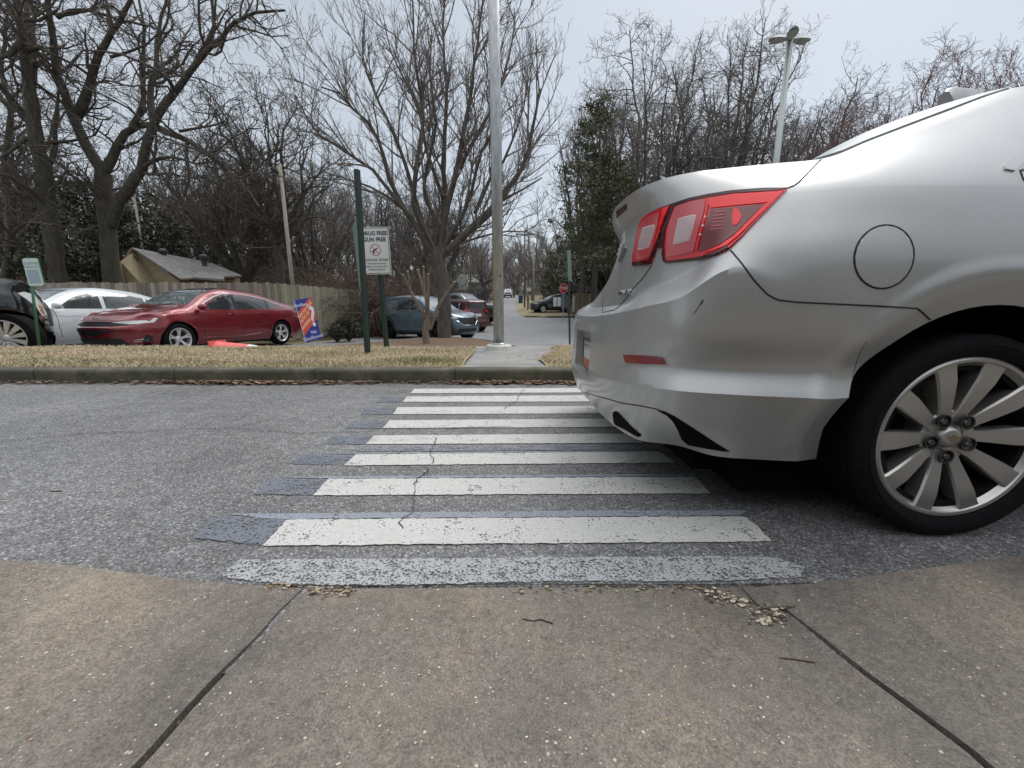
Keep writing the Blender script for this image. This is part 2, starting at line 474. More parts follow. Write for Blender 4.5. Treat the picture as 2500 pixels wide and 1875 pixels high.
# verge of dry grass: soil body with a rolling top
def verge_z(x, y):
    e = min(1, max(0, (y - 3.77) / .25)); b = min(1, max(0, (6.12 - y) / .35))
    return .115 + .035 * e * b + .012 * math.sin(x * 1.7 + y * 2.1) * e * b
path_l = lambda y: float(np.interp(y, [3.77, 4.4, 5.2, 6.12], [at_z(1131, 893, .135).x, at_z(1150, 872, .135).x, at_z(1160, 858, .135).x, -.55]))
path_r = lambda y: float(np.interp(y, [3.77, 4.4, 5.2, 5.5, 6.12], [at_z(1336, 893, .135).x, at_z(1310, 872, .135).x, .52, .6, .62]))
m_verge = noisy('verge_soil', (.11, .085, .045), (.34, .26, .14), 6, .95, bs=.6, bd=.02, c2=(.16, .15, .07))
def strip(name, x0f, x1f, y0, y1, nx, ny, zf, m):
    v = []; f = []
    for j in range(ny + 1):
        y = y0 + (y1 - y0) * j / ny
        for i in range(nx + 1):
            x = x0f(y) + (x1f(y) - x0f(y)) * i / nx; v.append((x, y, zf(x, y)))
    for j in range(ny):
        for i in range(nx): a = j * (nx + 1) + i; f.append((a, a + 1, a + nx + 2, a + nx + 1))
    return tag(link_mesh(name, v, f, m, None, True), kind='structure')
strip('verge', lambda y: -30, path_l, 3.75, 6.16, 160, 12, verge_z, m_verge)
strip('verge', path_r, lambda y: 30, 3.75, 6.16, 120, 12, verge_z, m_verge)
strip('path', lambda y: path_l(y) - .05, lambda y: path_r(y) + .05, 3.74, 6.3, 8, 10, lambda x, y: .128, m_conc2)

# grass blades on the verge
def grass_on(name, label, regions, n, zf, hgt, seed, cols, wd=.0028):
    rng = np.random.default_rng(seed); v = []; f = []; mi = []
    k = 0
    while k < n:
        x0, x1, y0, y1 = regions[int(rng.integers(len(regions)))]
        x = rng.uniform(x0, x1); y = rng.uniform(y0, y1)
        if path_l(y) - .02 < x < path_r(y) + .02 and y < 6.2: continue
        k += 1
        cl = .5 + .5 * math.sin(x * 3.1 + 1.3 * math.sin(y * 5)) * math.sin(y * 4.3 + x)
        h = hgt * rng.uniform(.4, 1.2) * (.6 + .7 * cl); a = rng.uniform(0, 6.283); ln = rng.uniform(.2, 1.3) * h; ph = rng.uniform(0, 6.283)
        z = zf(x, y) - .003; dx, dy = math.cos(a) * wd, math.sin(a) * wd; lx, ly = math.cos(ph) * ln, math.sin(ph) * ln
        b = len(v)
        v += [(x - dx, y - dy, z), (x + dx, y + dy, z), (x + lx * .45 + dx * .7, y + ly * .45 + dy * .7, z + h * .7), (x + lx * .45 - dx * .7, y + ly * .45 - dy * .7, z + h * .7), (x + lx, y + ly, z + h * .95)]
        f += [(b, b + 1, b + 2, b + 3), (b + 3, b + 2, b + 4)]
        g = math.sin(x * 2.3 + .7) * math.sin(y * 6 + x * .9) + rng.normal(0, .35)
        c = len(cols) - 1 if g > .95 or (y < 4.02 and rng.random() < .22) else int(rng.integers(len(cols) - 1)); mi += [c, c]
    o = link_mesh(name, v, f, None, mats=cols, midx=mi)
    return tag(o, label, 'grass', kind='stuff')
gcols = [mat('dry_grass_a', (.54, .46, .32), .8), mat('dry_grass_b', (.66, .58, .43), .8), mat('dry_grass_c', (.38, .31, .21), .8), mat('green_grass', (.16, .19, .05), .8)]
grass_on('grass', 'dry straw-coloured grass with green tufts on the far verge', [(-8.5, 3.3, 3.76, 4.3), (-9, 3.6, 4.0, 5.2), (-10, 4, 5.0, 6.15)], 95000, verge_z, .042, 3, gcols)

# mulch bed behind the verge round the two trees
def bed_z(x, y): return .0 + .03 * math.sin(x * 2) * math.sin(y * 1.3)
m_mulch = noisy('mulch', (.045, .028, .018), (.16, .10, .06), 22, .95, bs=.8, bd=.03, c2=(.26, .20, .12))
bed = [(-4.9, 6.35), (-.1, 6.35), (.28, 7.0), (.22, 8.2), (-.55, 11.5), (-1.6, 13.6), (-2.8, 14.0), (-3.4, 13.0), (-4.3, 9.0), (-4.9, 7.2)]
bedc = Vector((-2.2, 9.5)); 
v = [(bedc.x, bedc.y, .10)] ; ring = smooth_poly(bed, 5, True)
for k, s in enumerate((.35, .65, .88, 1.0)):
    for p in ring:
        q = bedc + (p - bedc) * s; v.append((q.x, q.y, gz(q.x, q.y) + [.19, .16, .13, .10][k] + random.Random(int(q.x * 999 + q.y * 77)).uniform(-.012, .012)))
v[0] = (bedc.x, bedc.y, gz(*bedc) + .2)
n = len(ring); f = [(0, 1 + i, 1 + (i + 1) % n) for i in range(n)]
for k in range(3): f += [(1 + k * n + i, 1 + (k + 1) * n + i, 1 + (k + 1) * n + (i + 1) % n, 1 + k * n + (i + 1) % n) for i in range(n)]
tag(link_mesh('planting_bed', v, f, m_mulch, None, True), kind='structure')
mb = MB(); r2 = ring + [ring[0]]
for i in range(len(ring)):
    a, b = r2[i], r2[i + 1]; t = (b - a).normalized(); nn = Vector((t.y, -t.x))
    P = []
    for p in (a, b):
        z = gz(p.x, p.y); P += [(p.x, p.y, z + .115), (p.x + nn.x * .13, p.y + nn.y * .13, z + .115), (p.x + nn.x * .14, p.y + nn.y * .14, z - .05)]
    mb.add(P, [(0, 1, 4, 3), (1, 2, 5, 4)])
tag(mb.build('bed_kerb', m_conc2, None, True), kind='structure')

# ------------------------------------------------ foreground slab with flared sides and open joints
def slab_z(x, y):
    e = float(np.interp(x, [-6, -2.4, -1.28, -1.056, -.833, -.632, -.5, 0, .5, .62, .75, .985, 1.277, 2.4, 6], [.11, .10, .058, .044, .022, .007, .004, .003, .004, .006, .0125, .042, .070, .11, .12]))
    near = min(1, max(0, (y - .1) / .7))
    return e + .012 * (1 - near)
def edge_y(x): return float(np.interp(x, [-6, -1.3, -1.05, -.83, -.63, -.5, -.3, 0, .35, .6, .75, .985, 1.28, 6], [.90, .86, .85, .836, .829, .825, .824, .829, .826, .828, .831, .841, .861, .90]))
def jl(y): return float(np.interp(y, [-1, .2, .45, .6, .83], [-.60, -.567, -.548, -.532, -.50]) + .003 * math.sin(y * 31))
def jr(y): return float(np.interp(y, [-1, .2, .45, .6, .83], [.75, .71, .688, .648, .585]) + .003 * math.sin(y * 27 + 1))
def slab_piece(x0f, x1f, nx):
    v = []; f = []; ys_ = [-3, -2, -1, -.5, -.2, 0, .1, .2, .3, .38, .46, .53, .59, .64, .69, .73, .76, .79, .815, .985]
    top = []
    for j, t in enumerate(ys_):
        for i in range(nx + 1):
            yy = t if t < .8 else None
            s = i / nx
            if j < len(ys_) - 2: y = t; x = x0f(y) + (x1f(y) - x0f(y)) * s; z = slab_z(x, y)
            elif j == len(ys_) - 2:
                x = x0f(.82) + (x1f(.82) - x0f(.82)) * s; y = edge_y(x) - .006; z = slab_z(x, y)
            else:
                x = x0f(.82) + (x1f(.82) - x0f(.82)) * s; y = edge_y(x); z = slab_z(x, y) - .006
            v.append((x, y, z + .0012 * math.sin(x * 37 + y * 23) * math.sin(y * 41)))
    m = nx + 1; J = len(ys_)
    for j in range(J - 1):
        for i in range(nx): a = j * m + i; f.append((a, a + 1, a + m + 1, a + m))
    # skirt round the piece
    loop = [i for i in range(m)] + [j * m + m - 1 for j in range(1, J)] + [(J - 1) * m + i for i in range(m - 2, -1, -1)] + [j * m for j in range(J - 2, 0, -1)]
    b = len(v); v += [(v[i][0], v[i][1], v[i][2] - .10) for i in loop]; q = len(loop)
    f += [(loop[i], b + i, b + (i + 1) % q, loop[(i + 1) % q]) for i in range(q)]
    return v, f
W_ = .0072
mb = MB()
for a_, b_, n_ in ((lambda y: -6.0, lambda y: jl(y) - W_, 40), (lambda y: jl(y) + W_, lambda y: jr(y) - W_, 40), (lambda y: jr(y) + W_, lambda y: 6.0, 40)):
    v, f = slab_piece(a_, b_, n_); mb.add(v, f)
tag(mb.build('pavement', m_conc, None, True, angle=40), kind='structure')
m_dirt = noisy('joint_dirt', (.012, .009, .006), (.05, .035, .02), 60, .95, bs=.8, bd=.004)
tag(MB().box((0, -.9, -.05), (12, 3.5, .05)).build('slab_bed', m_dirt), kind='structure')

# ------------------------------------------------ painted crosswalk
def paint_mat(name, col, wear, scale=70, blot=9):
    m = mat(name, col, .6); c = coords(m)
    n1 = noise(m, c, blot, 6, .7); n2 = noise(m, c, scale, 5, .75); n3 = voro(m, c, 150)
    s = math_(m, 'ADD', math_(m, 'MULTIPLY', n1, .45), math_(m, 'ADD', math_(m, 'MULTIPLY', n2, .45), math_(m, 'MULTIPLY', n3, .22)))
    fac = ramp(m, s, [(max(0, wear - .05), g3(1)), (wear + .05, g3(0))])
    tc_ = ramp(m, n1, [(.3, tuple(x * .82 for x in col)), (.7, col)])
    tc_ = mix(m, 1.0, tc_, ramp(m, n2, [(.3, g3(.84)), (.7, g3(1.08))]), 'MULTIPLY')
    # where the paint is gone the asphalt shows
    tr = N(m, 'ShaderNodeBsdfTransparent'); ms = N(m, 'ShaderNodeMixShader')
    L(m, tc_, bsdf(m).inputs['Base Color']); L(m, fac, ms.inputs[0]); L(m, tr.outputs[0], ms.inputs[1]); L(m, bsdf(m).outputs[0], ms.inputs[2])
    out = [n for n in m.node_tree.nodes if n.type == 'OUTPUT_MATERIAL'][0]; L(m, ms.outputs[0], out.inputs[0])
    bump(m, n3, .5, .003)
    return m
p_white = paint_mat('paint_white', (.60, .59, .56), .655)
p_worn = paint_mat('paint_worn', (.44, .45, .46), .585, 160, 26)
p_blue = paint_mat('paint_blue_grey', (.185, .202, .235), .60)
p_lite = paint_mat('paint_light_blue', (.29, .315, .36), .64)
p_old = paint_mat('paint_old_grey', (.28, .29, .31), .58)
def painted(name, px, m, z):
    P = [at_z(x, y, z) for x, y in px]; rng = random.Random(len(px) * 7 + int(px[0][0])); Q = []
    for i, p in enumerate(P):
        q = P[(i + 1) % len(P)]; n = max(1, int((q - p).length / .014))
        for k in range(n):
            r = p.lerp(q, k / n); j = .0028 if k else 0; Q.append(Vector((r.x + rng.uniform(-j, j), r.y + rng.uniform(-j, j), z)))
    r = delaunay_2d_cdt([v.xy for v in Q], [(i, (i + 1) % len(Q)) for i in range(len(Q))], [list(range(len(Q)))], 1, 1e-6)
    return tag(link_mesh(name, [(p.x, p.y, z) for p in r[0]], r[2], m), kind='structure')
white = [[(700,1269),(709,1268),(1803,1260),(1822,1263),(1850,1285),(1860,1296),(1884,1321),(641,1332)], [(801,1169),(1697,1164),(1736,1204),(764,1209)], [(868,1109),(1610,1102),(1648,1129),(840,1136)],
         [(913,1063),(1540,1058),(1572,1081),(893,1084)], [(950,1026),(1490,1022),(1512,1042),(935,1045)], [(971,994),(1462,991),(1478,1009),(960,1011)], [(993,968),(1440,965),(1455,980),(983,981)], [(1011,949),(1428,947),(1436,958),(1002,960)]]
for q in white: painted('crosswalk_stripe', q, p_white, .004)
painted('crosswalk_stripe', [(586,1366),(850,1364),(1300,1361),(1750,1357),(1900,1362),(1965,1384),(1955,1408),(1733,1418),(1297,1419),(891,1431),(760,1434),(640,1420),(529,1407)], p_worn, .004)
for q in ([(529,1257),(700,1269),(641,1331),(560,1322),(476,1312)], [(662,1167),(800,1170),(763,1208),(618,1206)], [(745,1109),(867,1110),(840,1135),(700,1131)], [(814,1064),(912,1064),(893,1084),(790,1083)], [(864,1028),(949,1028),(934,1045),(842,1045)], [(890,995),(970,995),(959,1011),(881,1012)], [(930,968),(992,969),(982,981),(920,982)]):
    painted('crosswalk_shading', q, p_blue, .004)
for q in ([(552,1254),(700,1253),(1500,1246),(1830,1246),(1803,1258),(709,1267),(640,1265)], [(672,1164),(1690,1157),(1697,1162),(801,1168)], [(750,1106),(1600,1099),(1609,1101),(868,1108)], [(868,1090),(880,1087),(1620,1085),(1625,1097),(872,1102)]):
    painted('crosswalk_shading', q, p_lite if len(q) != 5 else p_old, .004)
# cracks
m_crack = mat('crack_dark', (.012, .012, .012), .95)
def crack(px, w0, seed, z=.0065):
    P = [at_z(x, y, z) for x, y in px]; rng = random.Random(seed); pts = []
    for i in range(len(P) - 1):
        n = max(2, int((P[i + 1] - P[i]).length / .018))
        for k in range(n):
            p = P[i].lerp(P[i + 1], k / n); pts.append(p + Vector((rng.uniform(-1, 1), rng.uniform(-1, 1), 0)) * .006)
    pts.append(P[-1]); v = []; f = []
    for i, p in enumerate(pts):
        t = (pts[min(i + 1, len(pts) - 1)] - pts[max(0, i - 1)]).normalized(); n = Vector((-t.y, t.x, 0)); w_ = w0 * rng.uniform(.2, .85)
        v += [p - n * w_, p + n * w_]
        if i: f.append((2 * i - 2, 2 * i - 1, 2 * i + 1, 2 * i))
    tag(link_mesh('crack', v, f, m_crack), kind='structure')
crack([(1065,1068),(1061,1085),(1051,1098),(1053,1112),(1061,1118),(1055,1130),(1039,1136),(1043,1150),(1020,1168),(1012,1180),(1014,1196),(1008,1215),(1010,1232),(1006,1250),(985,1262),(975,1275),(984,1290)], .003, 1)
crack([(0,1075),(200,1058),(400,1049),(560,1043),(720,1056),(860,1053),(940,1048),(1250,1040)], .0035, 2)
crack([(150,1040),(350,975),(420,952)], .002, 3)
crack([(560,1043),(640,1028)], .0025, 4)
crack([(1230,998),(1262,978),(1268,965),(1280,950)], .004, 5)
crack([(1000,962),(1100,970)], .003, 6)

m_cg0 = mat('building_glass', (.03, .035, .04), .08)
# ------------------------------------------------ unseen building added behind the viewer for the silver car to mirror
m_bk = noisy('added_building_brick', (.09, .065, .052), (.17, .125, .10), 12, .9, (1, 1, 3), .3, .01)
sb = thing('added_building', (0, -8.5, 0), 'unseen brown brick building added behind the viewer to be mirrored in the silver sedan', 'building')
MB().box((0, -4, 2.0), (60, 8, 4.2)).build('wall', m_bk, sb)
MB().box((0, -3.8, 4.17), (61, 8.8, .16)).build('roof_edge', mat('roof_edge_tan', (.34, .31, .27), .8), sb)
for k in range(-6, 7): MB().box((k * 4.4 + .6, .02, 1.6), (1.9, .06, 1.5)).build('window', m_cg0, sb)

# dark broken edge of the asphalt where it meets the slab
rng_ = random.Random(77); v = []; f = []
for i in range(260):
    x = -.72 + 1.75 * i / 259; y = edge_y(x) + .001; w_ = .0045 * rng_.uniform(.3, 1.5) * (1 if -.6 < x < .75 else .4)
    v += [(x, y, .0052), (x, y + w_, .0052)]
    if i: f.append((2 * i - 2, 2 * i, 2 * i + 1, 2 * i - 1))
tag(link_mesh('asphalt_edge', v, f, m_dirt), kind='structure')
# ================================================================ the silver sedan
m_silver = mat('silver_paint', (.50, .515, .52), .40, .52, coat=.6, coat_rough=.10)
_m = m_silver
_c = coords(_m); _f = noise(_m, _c, 900, 1, .5); _g = noise(_m, _c, 3, 4, .6)
L(_m, mix(_m, 1.0, ramp(_m, _f, [(.3, (.345, .348, .342)), (.7, (.49, .495, .487))]), ramp(_m, _g, [(.3, g3(.93)), (.7, g3(1.05))]), 'MULTIPLY'), bsdf(_m).inputs['Base Color'])
L(_m, ramp(_m, _g, [(.3, g3(.38)), (.7, g3(.45))]), bsdf(_m).inputs['Roughness'])
m_black = mat('black_plastic', (.006, .006, .007), .9, spec=.08)
m_void = mat('wheel_well_black', (.004, .004, .004), .95, spec=.05)
m_gap = mat('panel_gap', (.012, .012, .014), .8)
m_glass = mat('dark_car_glass', (.02, .024, .026), .04, coat=1.0, spec=.8)
m_chrome = mat('chrome', (.75, .76, .78), .12, 1.0)
m_red = mat('tail_red', (.66, .008, .012), .15, coat=.6, spec=.3)
m_reddk = mat('tail_dark_red', (.045, .002, .004), .25, coat=.2, spec=.3)
m_redbr = mat('tail_bright_red', (.92, .015, .018), .16, coat=.5, spec=.3)
m_redpk = mat('tail_pink_panel', (.52, .07, .08), .16, coat=.7, spec=.3)
m_clear = mat('tail_clear_panel', (.46, .34, .34), .2, coat=1.0)
m_white_line = mat('tail_white_line', (.75, .62, .62), .25)
m_rubber = noisy('tyre_rubber', (.004, .004, .005), (.009, .009, .010), 30, .8, bs=.2, bd=.002, spec=.15)
m_alloy = mat('alloy_metal', (.46, .45, .43), .33, .8)
m_alloy_dk = mat('alloy_inner', (.10, .095, .09), .45, .8)
m_brake = mat('brake_metal', (.05, .048, .045), .5, .6)

YM = 1.93
def silver_car():
    # control net: columns run from the rear centre round the near corner and forward; rows bottom to top
    cols = []
    def col(*p): cols.append([Vector(q) for q in p])
    zb = .20
    #      bottom centre        r0 bottom            r1 valance line      r2 crease            r3 above crease      r4 mid               r5 lip               r6 shelf in          r7 upper face        r8 under lip         r9 edge/rail          r10                  r11 spine
    col((.42,YM,zb), (0.400,YM,.215), (0.358,YM,.31), (.350,YM,.40), (.352,YM,.47), (.355,YM,.56), (.368,YM,.645), (.440,YM,.69), (.455,YM,.88), (.470,YM,1.01), (.425,YM,1.088), (.50,YM,1.112), (.62,YM,1.125))
    col((.44,YM,zb), (0.400,1.74,.215), (0.361,1.74,.31), (.353,1.74,.40), (.356,1.74,.47), (.359,1.74,.56), (.372,1.74,.648), (.442,1.74,.692), (.457,1.74,.88), (.470,1.75,1.01), (.425,1.75,1.089), (.52,1.78,1.112), (.64,YM,1.125))
    col((.46,YM,zb), (0.405,1.56,.215), (0.371,1.55,.31), (.362,1.55,.405), (.367,1.55,.475), (.369,1.55,.565), (.383,1.56,.655), (.448,1.56,.70), (.462,1.56,.885), (.472,1.58,1.008), (.430,1.60,1.092), (.55,1.68,1.113), (.68,YM,1.126))
    col((.48,YM,zb), (0.425,1.39,.215), (0.400,1.36,.315), (.388,1.36,.42), (.400,1.36,.485), (.400,1.36,.575), (.408,1.38,.668), (.464,1.40,.73), (.477,1.41,.89), (.486,1.43,1.005), (.452,1.46,1.096), (.60,1.62,1.115), (.72,YM,1.127))
    col((.50,YM,zb), (0.455,1.280,.22), (0.438,1.24,.315), (.424,1.225,.428), (.437,1.235,.49), (.433,1.225,.585), (.430,1.235,.683), (.492,1.30,.755), (.505,1.295,.89), (.515,1.325,1.0), (.500,1.37,1.099), (.66,1.58,1.116), (.76,YM,1.128))
    col((.54,YM,zb), (0.555,1.215,.225), (0.523,1.145,.31), (.488,1.105,.435), (.512,1.132,.50), (.486,1.095,.595), (.478,1.105,.705), (.545,1.19,.795), (.555,1.19,.89), (.575,1.225,.99), (.570,1.315,1.101), (.74,1.56,1.118), (.82,YM,1.13))
    col((.62,YM,zb), (.645,1.165,0.210), (.63,1.108,.31), (.615,1.040,.437), (.629,1.070,.502), (.610,1.032,.60), (.572,1.036,.775), (.598,1.070,.835), (.64,1.09,.90), (.665,1.135,.985), (.665,1.283,1.103), (.82,1.55,1.12), (.90,YM,1.133))
    col((.78,YM,zb), (.77,1.125,0.212), (.765,1.078,.31), (.755,1.015,.435), (.761,1.045,.502), (.75,1.012,.60), (.74,1.005,.73), (.745,1.018,.82), (.765,1.052,.905), (.785,1.095,.985), (.79,1.255,1.106), (.92,1.55,1.125), (.97,YM,1.138))
    col((.95,YM,zb), (.89,1.100,0.215), (.89,1.058,.31), (.89,1.0,.433), (.89,1.028,.502), (.89,1.0,.60), (.89,.995,.73), (.895,1.004,.82), (.91,1.034,.905), (.92,1.072,.99), (.925,1.232,1.112), (1.06,1.48,1.178), (1.12,YM,1.21))
    col((1.10,YM,zb), (1.07,1.080,0.215), (1.07,1.038,.31), (1.07,.99,.433), (1.07,1.008,.502), (1.07,.99,.60), (1.07,.988,.73), (1.07,.998,.82), (1.07,1.026,.905), (1.08,1.062,.99), (1.10,1.278,1.178), (1.22,1.49,1.268), (1.30,YM,1.305))
    col((1.30,YM,zb), (1.27,1.080,0.215), (1.27,1.033,.31), (1.27,.99,.433), (1.27,.998,.50), (1.27,.985,.60), (1.27,.985,.73), (1.27,.997,.82), (1.27,1.023,.905), (1.29,1.060,.99), (1.36,1.345,1.278), (1.46,1.53,1.366), (1.54,YM,1.40))
    col((1.60,YM,zb), (1.60,1.090,0.200), (1.60,1.038,.31), (1.60,.985,.433), (1.60,.993,.50), (1.60,.985,.60), (1.60,.985,.73), (1.60,.997,.82), (1.60,1.025,.905), (1.62,1.065,.99), (1.68,1.415,1.395), (1.74,1.58,1.452), (1.80,YM,1.475))
    col((2.20,YM,zb), (2.20,1.100,0.180), (2.20,1.048,.30), (2.20,.995,.433), (2.20,1.0,.50), (2.20,.99,.60), (2.20,.99,.73), (2.20,1.0,.82), (2.20,1.028,.90), (2.20,1.07,.98), (2.22,1.43,1.435), (2.24,1.60,1.478), (2.25,YM,1.495))
    col((3.0,YM,zb), (3.0,1.100,0.180), (3.0,1.048,.30), (3.0,.995,.433), (3.0,1.0,.50), (3.0,.99,.60), (3.0,.99,.73), (3.0,1.0,.81), (3.0,1.03,.88), (3.0,1.075,.955), (2.92,1.43,1.395), (2.90,1.60,1.438), (2.90,YM,1.452))
    col((3.6,YM,zb), (3.6,1.090,0.180), (3.6,1.038,.30), (3.6,.99,.433), (3.6,.995,.50), (3.6,.985,.60), (3.6,.99,.71), (3.6,1.0,.79), (3.6,1.04,.85), (3.6,1.08,.92), (3.52,1.30,1.05), (3.46,1.60,1.10), (3.44,YM,1.115))
    col((4.0,YM,zb), (4.0,1.080,0.190), (4.0,1.033,.30), (4.0,.985,.433), (4.0,.99,.50), (4.0,.985,.58), (4.0,.99,.68), (4.0,1.01,.76), (4.0,1.05,.82), (4.0,1.10,.88), (3.96,1.26,.955), (3.94,1.60,.99), (3.94,YM,1.0))
    col((4.4,YM,zb), (4.4,1.120,0.190), (4.4,1.073,.30), (4.42,1.03,.433), (4.42,1.035,.50), (4.42,1.04,.57), (4.41,1.05,.65), (4.40,1.08,.72), (4.38,1.12,.77), (4.36,1.17,.82), (4.32,1.32,.895), (4.30,1.62,.93), (4.30,YM,.94))
    col((4.55,YM,zb), (4.62,1.22,.21), (4.66,1.20,.30), (4.69,1.19,.42), (4.69,1.19,.48), (4.68,1.2,.55), (4.66,1.22,.62), (4.64,1.25,.68), (4.61,1.28,.73), (4.57,1.32,.77), (4.52,1.42,.84), (4.48,1.66,.88), (4.47,YM,.89))
    col((4.6,YM,zb), (4.78,1.55,.21), (4.83,1.54,.30), (4.87,1.53,.41), (4.87,1.53,.47), (4.86,1.54,.54), (4.84,1.55,.61), (4.81,1.56,.66), (4.77,1.57,.71), (4.73,1.58,.75), (4.66,1.62,.81), (4.61,1.75,.84), (4.60,YM,.85))
    col((4.62,YM,zb), (4.82,YM,.21), (4.88,YM,.30), (4.92,YM,.41), (4.92,YM,.47), (4.91,YM,.54), (4.89,YM,.61), (4.86,YM,.66), (4.82,YM,.71), (4.78,YM,.75), (4.72,YM,.80), (4.68,YM,.82), (4.66,YM,.83))
    shp = {1: 1.0, 3: [1] * 9 + [.8, .5] + [.2] * 9, 6: [1, 1, 1, 1, 1, 1, .8, 0] + [0] * 12, 7: [.8, .8, .8, .7, .6, .5, .3] + [0] * 13,
           9: [.2] * 20, 10: [.75, .75, .75, .7, .65, .6, .6, .6, .8, .9, .9] + [.6] * 9}
    B = netsurf(cols, [10, 10, 10, 10, 12, 14, 14, 12, 14, 16, 16, 14, 12, 12, 12, 12, 10, 10, 10], [2, 6, 8, 6, 8, 10, 8, 8, 9, 8, 10, 8], shp)
    # wheel-arch flare: inside this radius the skin turns in towards the arch
    for wx in (1.265, 4.0):
        dx = B[..., 0] - wx; dz = B[..., 2] - .33
        r = np.sqrt(dx * dx + dz * dz); k = (B[..., 1] < 1.25) & (r < .412) & (B[..., 2] > .2)
        B[..., 1] = np.where(k, B[..., 1] + (.412 - r) * .42, B[..., 1])
        k2 = (B[..., 1] < 1.25) & (r >= .412) & (r < .47) & (B[..., 2] > .25)
        B[..., 1] = np.where(k2, B[..., 1] - .006 * np.sin((r - .412) / .058 * math.pi), B[..., 1])
    me = half_mesh(B, YM)
    co = np.empty(len(me.vertices) * 3); me.vertices.foreach_get('co', co); co = co.reshape(-1, 3)
    k = np.clip((co[:, 2] - .62) / .40, 0, 1); k = k * k * (3 - 2 * k); dy = np.maximum(0, co[:, 1] - 1.66); fx = np.clip((1.7 - co[:, 0]) / 1.2, 0, 1)
    co[:, 0] += k * .34 * dy ** 1.4 * fx
    me.vertices.foreach_set('co', co.ravel()); me.update()
    cut = []
    for wx in (1.265, 4.0):
        for s in (-1, 1):
            y0, y1 = (.8, 1.30) if s < 0 else (2.56, 3.06)
            ring = []
            for a in range(0, 181, 6):
                t = math.radians(a); ring.append((wx + .357 * math.cos(t), .33 + .352 * math.sin(t)))
            ring += [(wx - .350, .31), (wx - .305, .17), (wx - .295, .10), (wx + .40, .10), (wx + .37, .30)]
            mb = MB().prism([(x, y0, z) for x, z in ring], None, (0, y1 - y0, 0)); cut.append((mb.v, mb.f))
    # number plate pocket
    def rrect(cy, cz, hw, hh, r):
        out = []
        for sx_, sz, a0 in ((1, 1, 0), (-1, 1, 90), (-1, -1, 180), (1, -1, 270)):
            for k in range(5):
                a = math.radians(a0 + k * 22.5); out.append((cy + sx_ * (hw - r) + r * math.cos(a), cz + sz * (hh - r) + r * math.sin(a)))
        return out
    mb = MB().prism([(.30, y, z) for y, z in rrect(YM, .468, .192, .108, .03)], None, (.098, 0, 0)); cut.append((mb.v, mb.f))
    root = thing('silver_sedan', (1.265, YM, 0), 'silver sedan close to the camera with red taillights, parked over the end of the crosswalk', 'car')
    org = root.location
    me3 = cut_mesh(me, [(c, m_void) for c in cut[:4]] + [(c, m_silver) for c in cut[4:]], m_silver)
    bvh = bvh_of(me3)
    me3.transform(Matrix.Translation(-Vector(org)))
    body = link_me('body', me3, None, root, True)
    body.data.set_sharp_from_angle(angle=math.radians(32))
    D = lambda name, poly, m, **k: put_decal(name, bvh, poly, camray, m, k.pop('par', root), org if k.pop('o', True) else (0, 0, 0), **k)
    Ln = lambda name, pts, r, m=m_gap, par=root, sink=0.0: line_on(bvh, pts, camray, r, sink=sink).build(name, m, par, True, org)
    # taillights
    outer = [(1643,499),(1682,486),(1730,477),(1787,469),(1863,464),(1922,464),(1882,506),(1844,544),(1810,580),(1781,608),(1749,624),(1711,634),(1673,638),(1629,643),(1622,638),(1619,618),(1622,605),(1606,607),(1624,561),(1635,529)]
    tl = D('taillight', outer, m_red, off=.006, step=9, depth=.02)
    D('lens_edge', [(1643,499),(1682,486),(1730,477),(1787,469),(1863,464),(1922,464),(1895,470),(1787,476),(1730,484),(1684,493),(1650,505),(1640,530),(1629,562),(1625,602),(1626,618),(1628,632),(1634,637),(1673,632),(1711,628),(1749,617),(1778,603),(1781,608),(1749,624),(1711,634),(1673,638),(1629,643),(1622,638),(1619,618),(1622,605),(1606,607),(1624,561),(1635,529)], m_reddk, off=.0075, par=tl, step=8)
    D('lens_top', [(1735,488),(1790,479),(1865,474),(1901,472),(1880,497),(1862,500),(1800,505),(1737,511),(1730,500)], m_redbr, off=.008, par=tl, step=8)
    D('lens_rim', [(1901,472),(1912,470),(1880,503),(1842,541),(1806,578),(1777,603),(1745,615),(1728,617),(1760,604),(1795,580),(1832,541),(1870,502)], m_redbr, off=.009, par=tl, step=8)
    D('lens_recess', [(1737,514),(1787,510),(1862,503),(1828,540),(1793,577),(1760,600),(1722,613),(1709,615),(1718,570),(1731,535)], mat('tail_recess_red', (.14, .004, .008), .2, coat=.5), off=.0075, par=tl, step=8)
    for k in range(6):
        x0, y0 = 1748 - k * 2.1, 521 + k * 8.2
        D('lens_rib', [(x0, y0), (x0 + 27, y0 - 2), (x0 + 27, y0 + .4), (x0, y0 + 2.6)], m_redpk, off=.009, par=tl, step=8)
    D('glow_patch', smooth_poly([(1797,512),(1806,520),(1810,535),(1802,551),(1792,553),(1789,535),(1791,519)], 3, True), m_redbr, off=.009, par=tl, step=6)  # glow inside the lens, put in as a bright red patch
    D('lens_panel', smooth_poly([(1661,503),(1718,490),(1723,500),(1721,520),(1707,571),(1698,610),(1690,616),(1640,627),(1632,615),(1636,561),(1648,518)], 2, True), m_redpk, off=.009, par=tl, step=8)
    cp = smooth_poly([(1664,536),(1697,528),(1702,535),(1690,582),(1683,590),(1653,597),(1650,589),(1659,545)], 2, True)
    D('lens_border', cp, m_white_line, off=.010, par=tl, step=6)
    cc = Vector((1675, 562)); D('clear_panel', [cc + (Vector(p) - cc) * .93 for p in cp], m_clear, off=.0115, par=tl, step=6)
    D('lens_strip', [(1725,497),(1733,500),(1727,530),(1715,575),(1706,612),(1700,612),(1710,571),(1724,520)], m_red, off=.0095, par=tl, step=6)
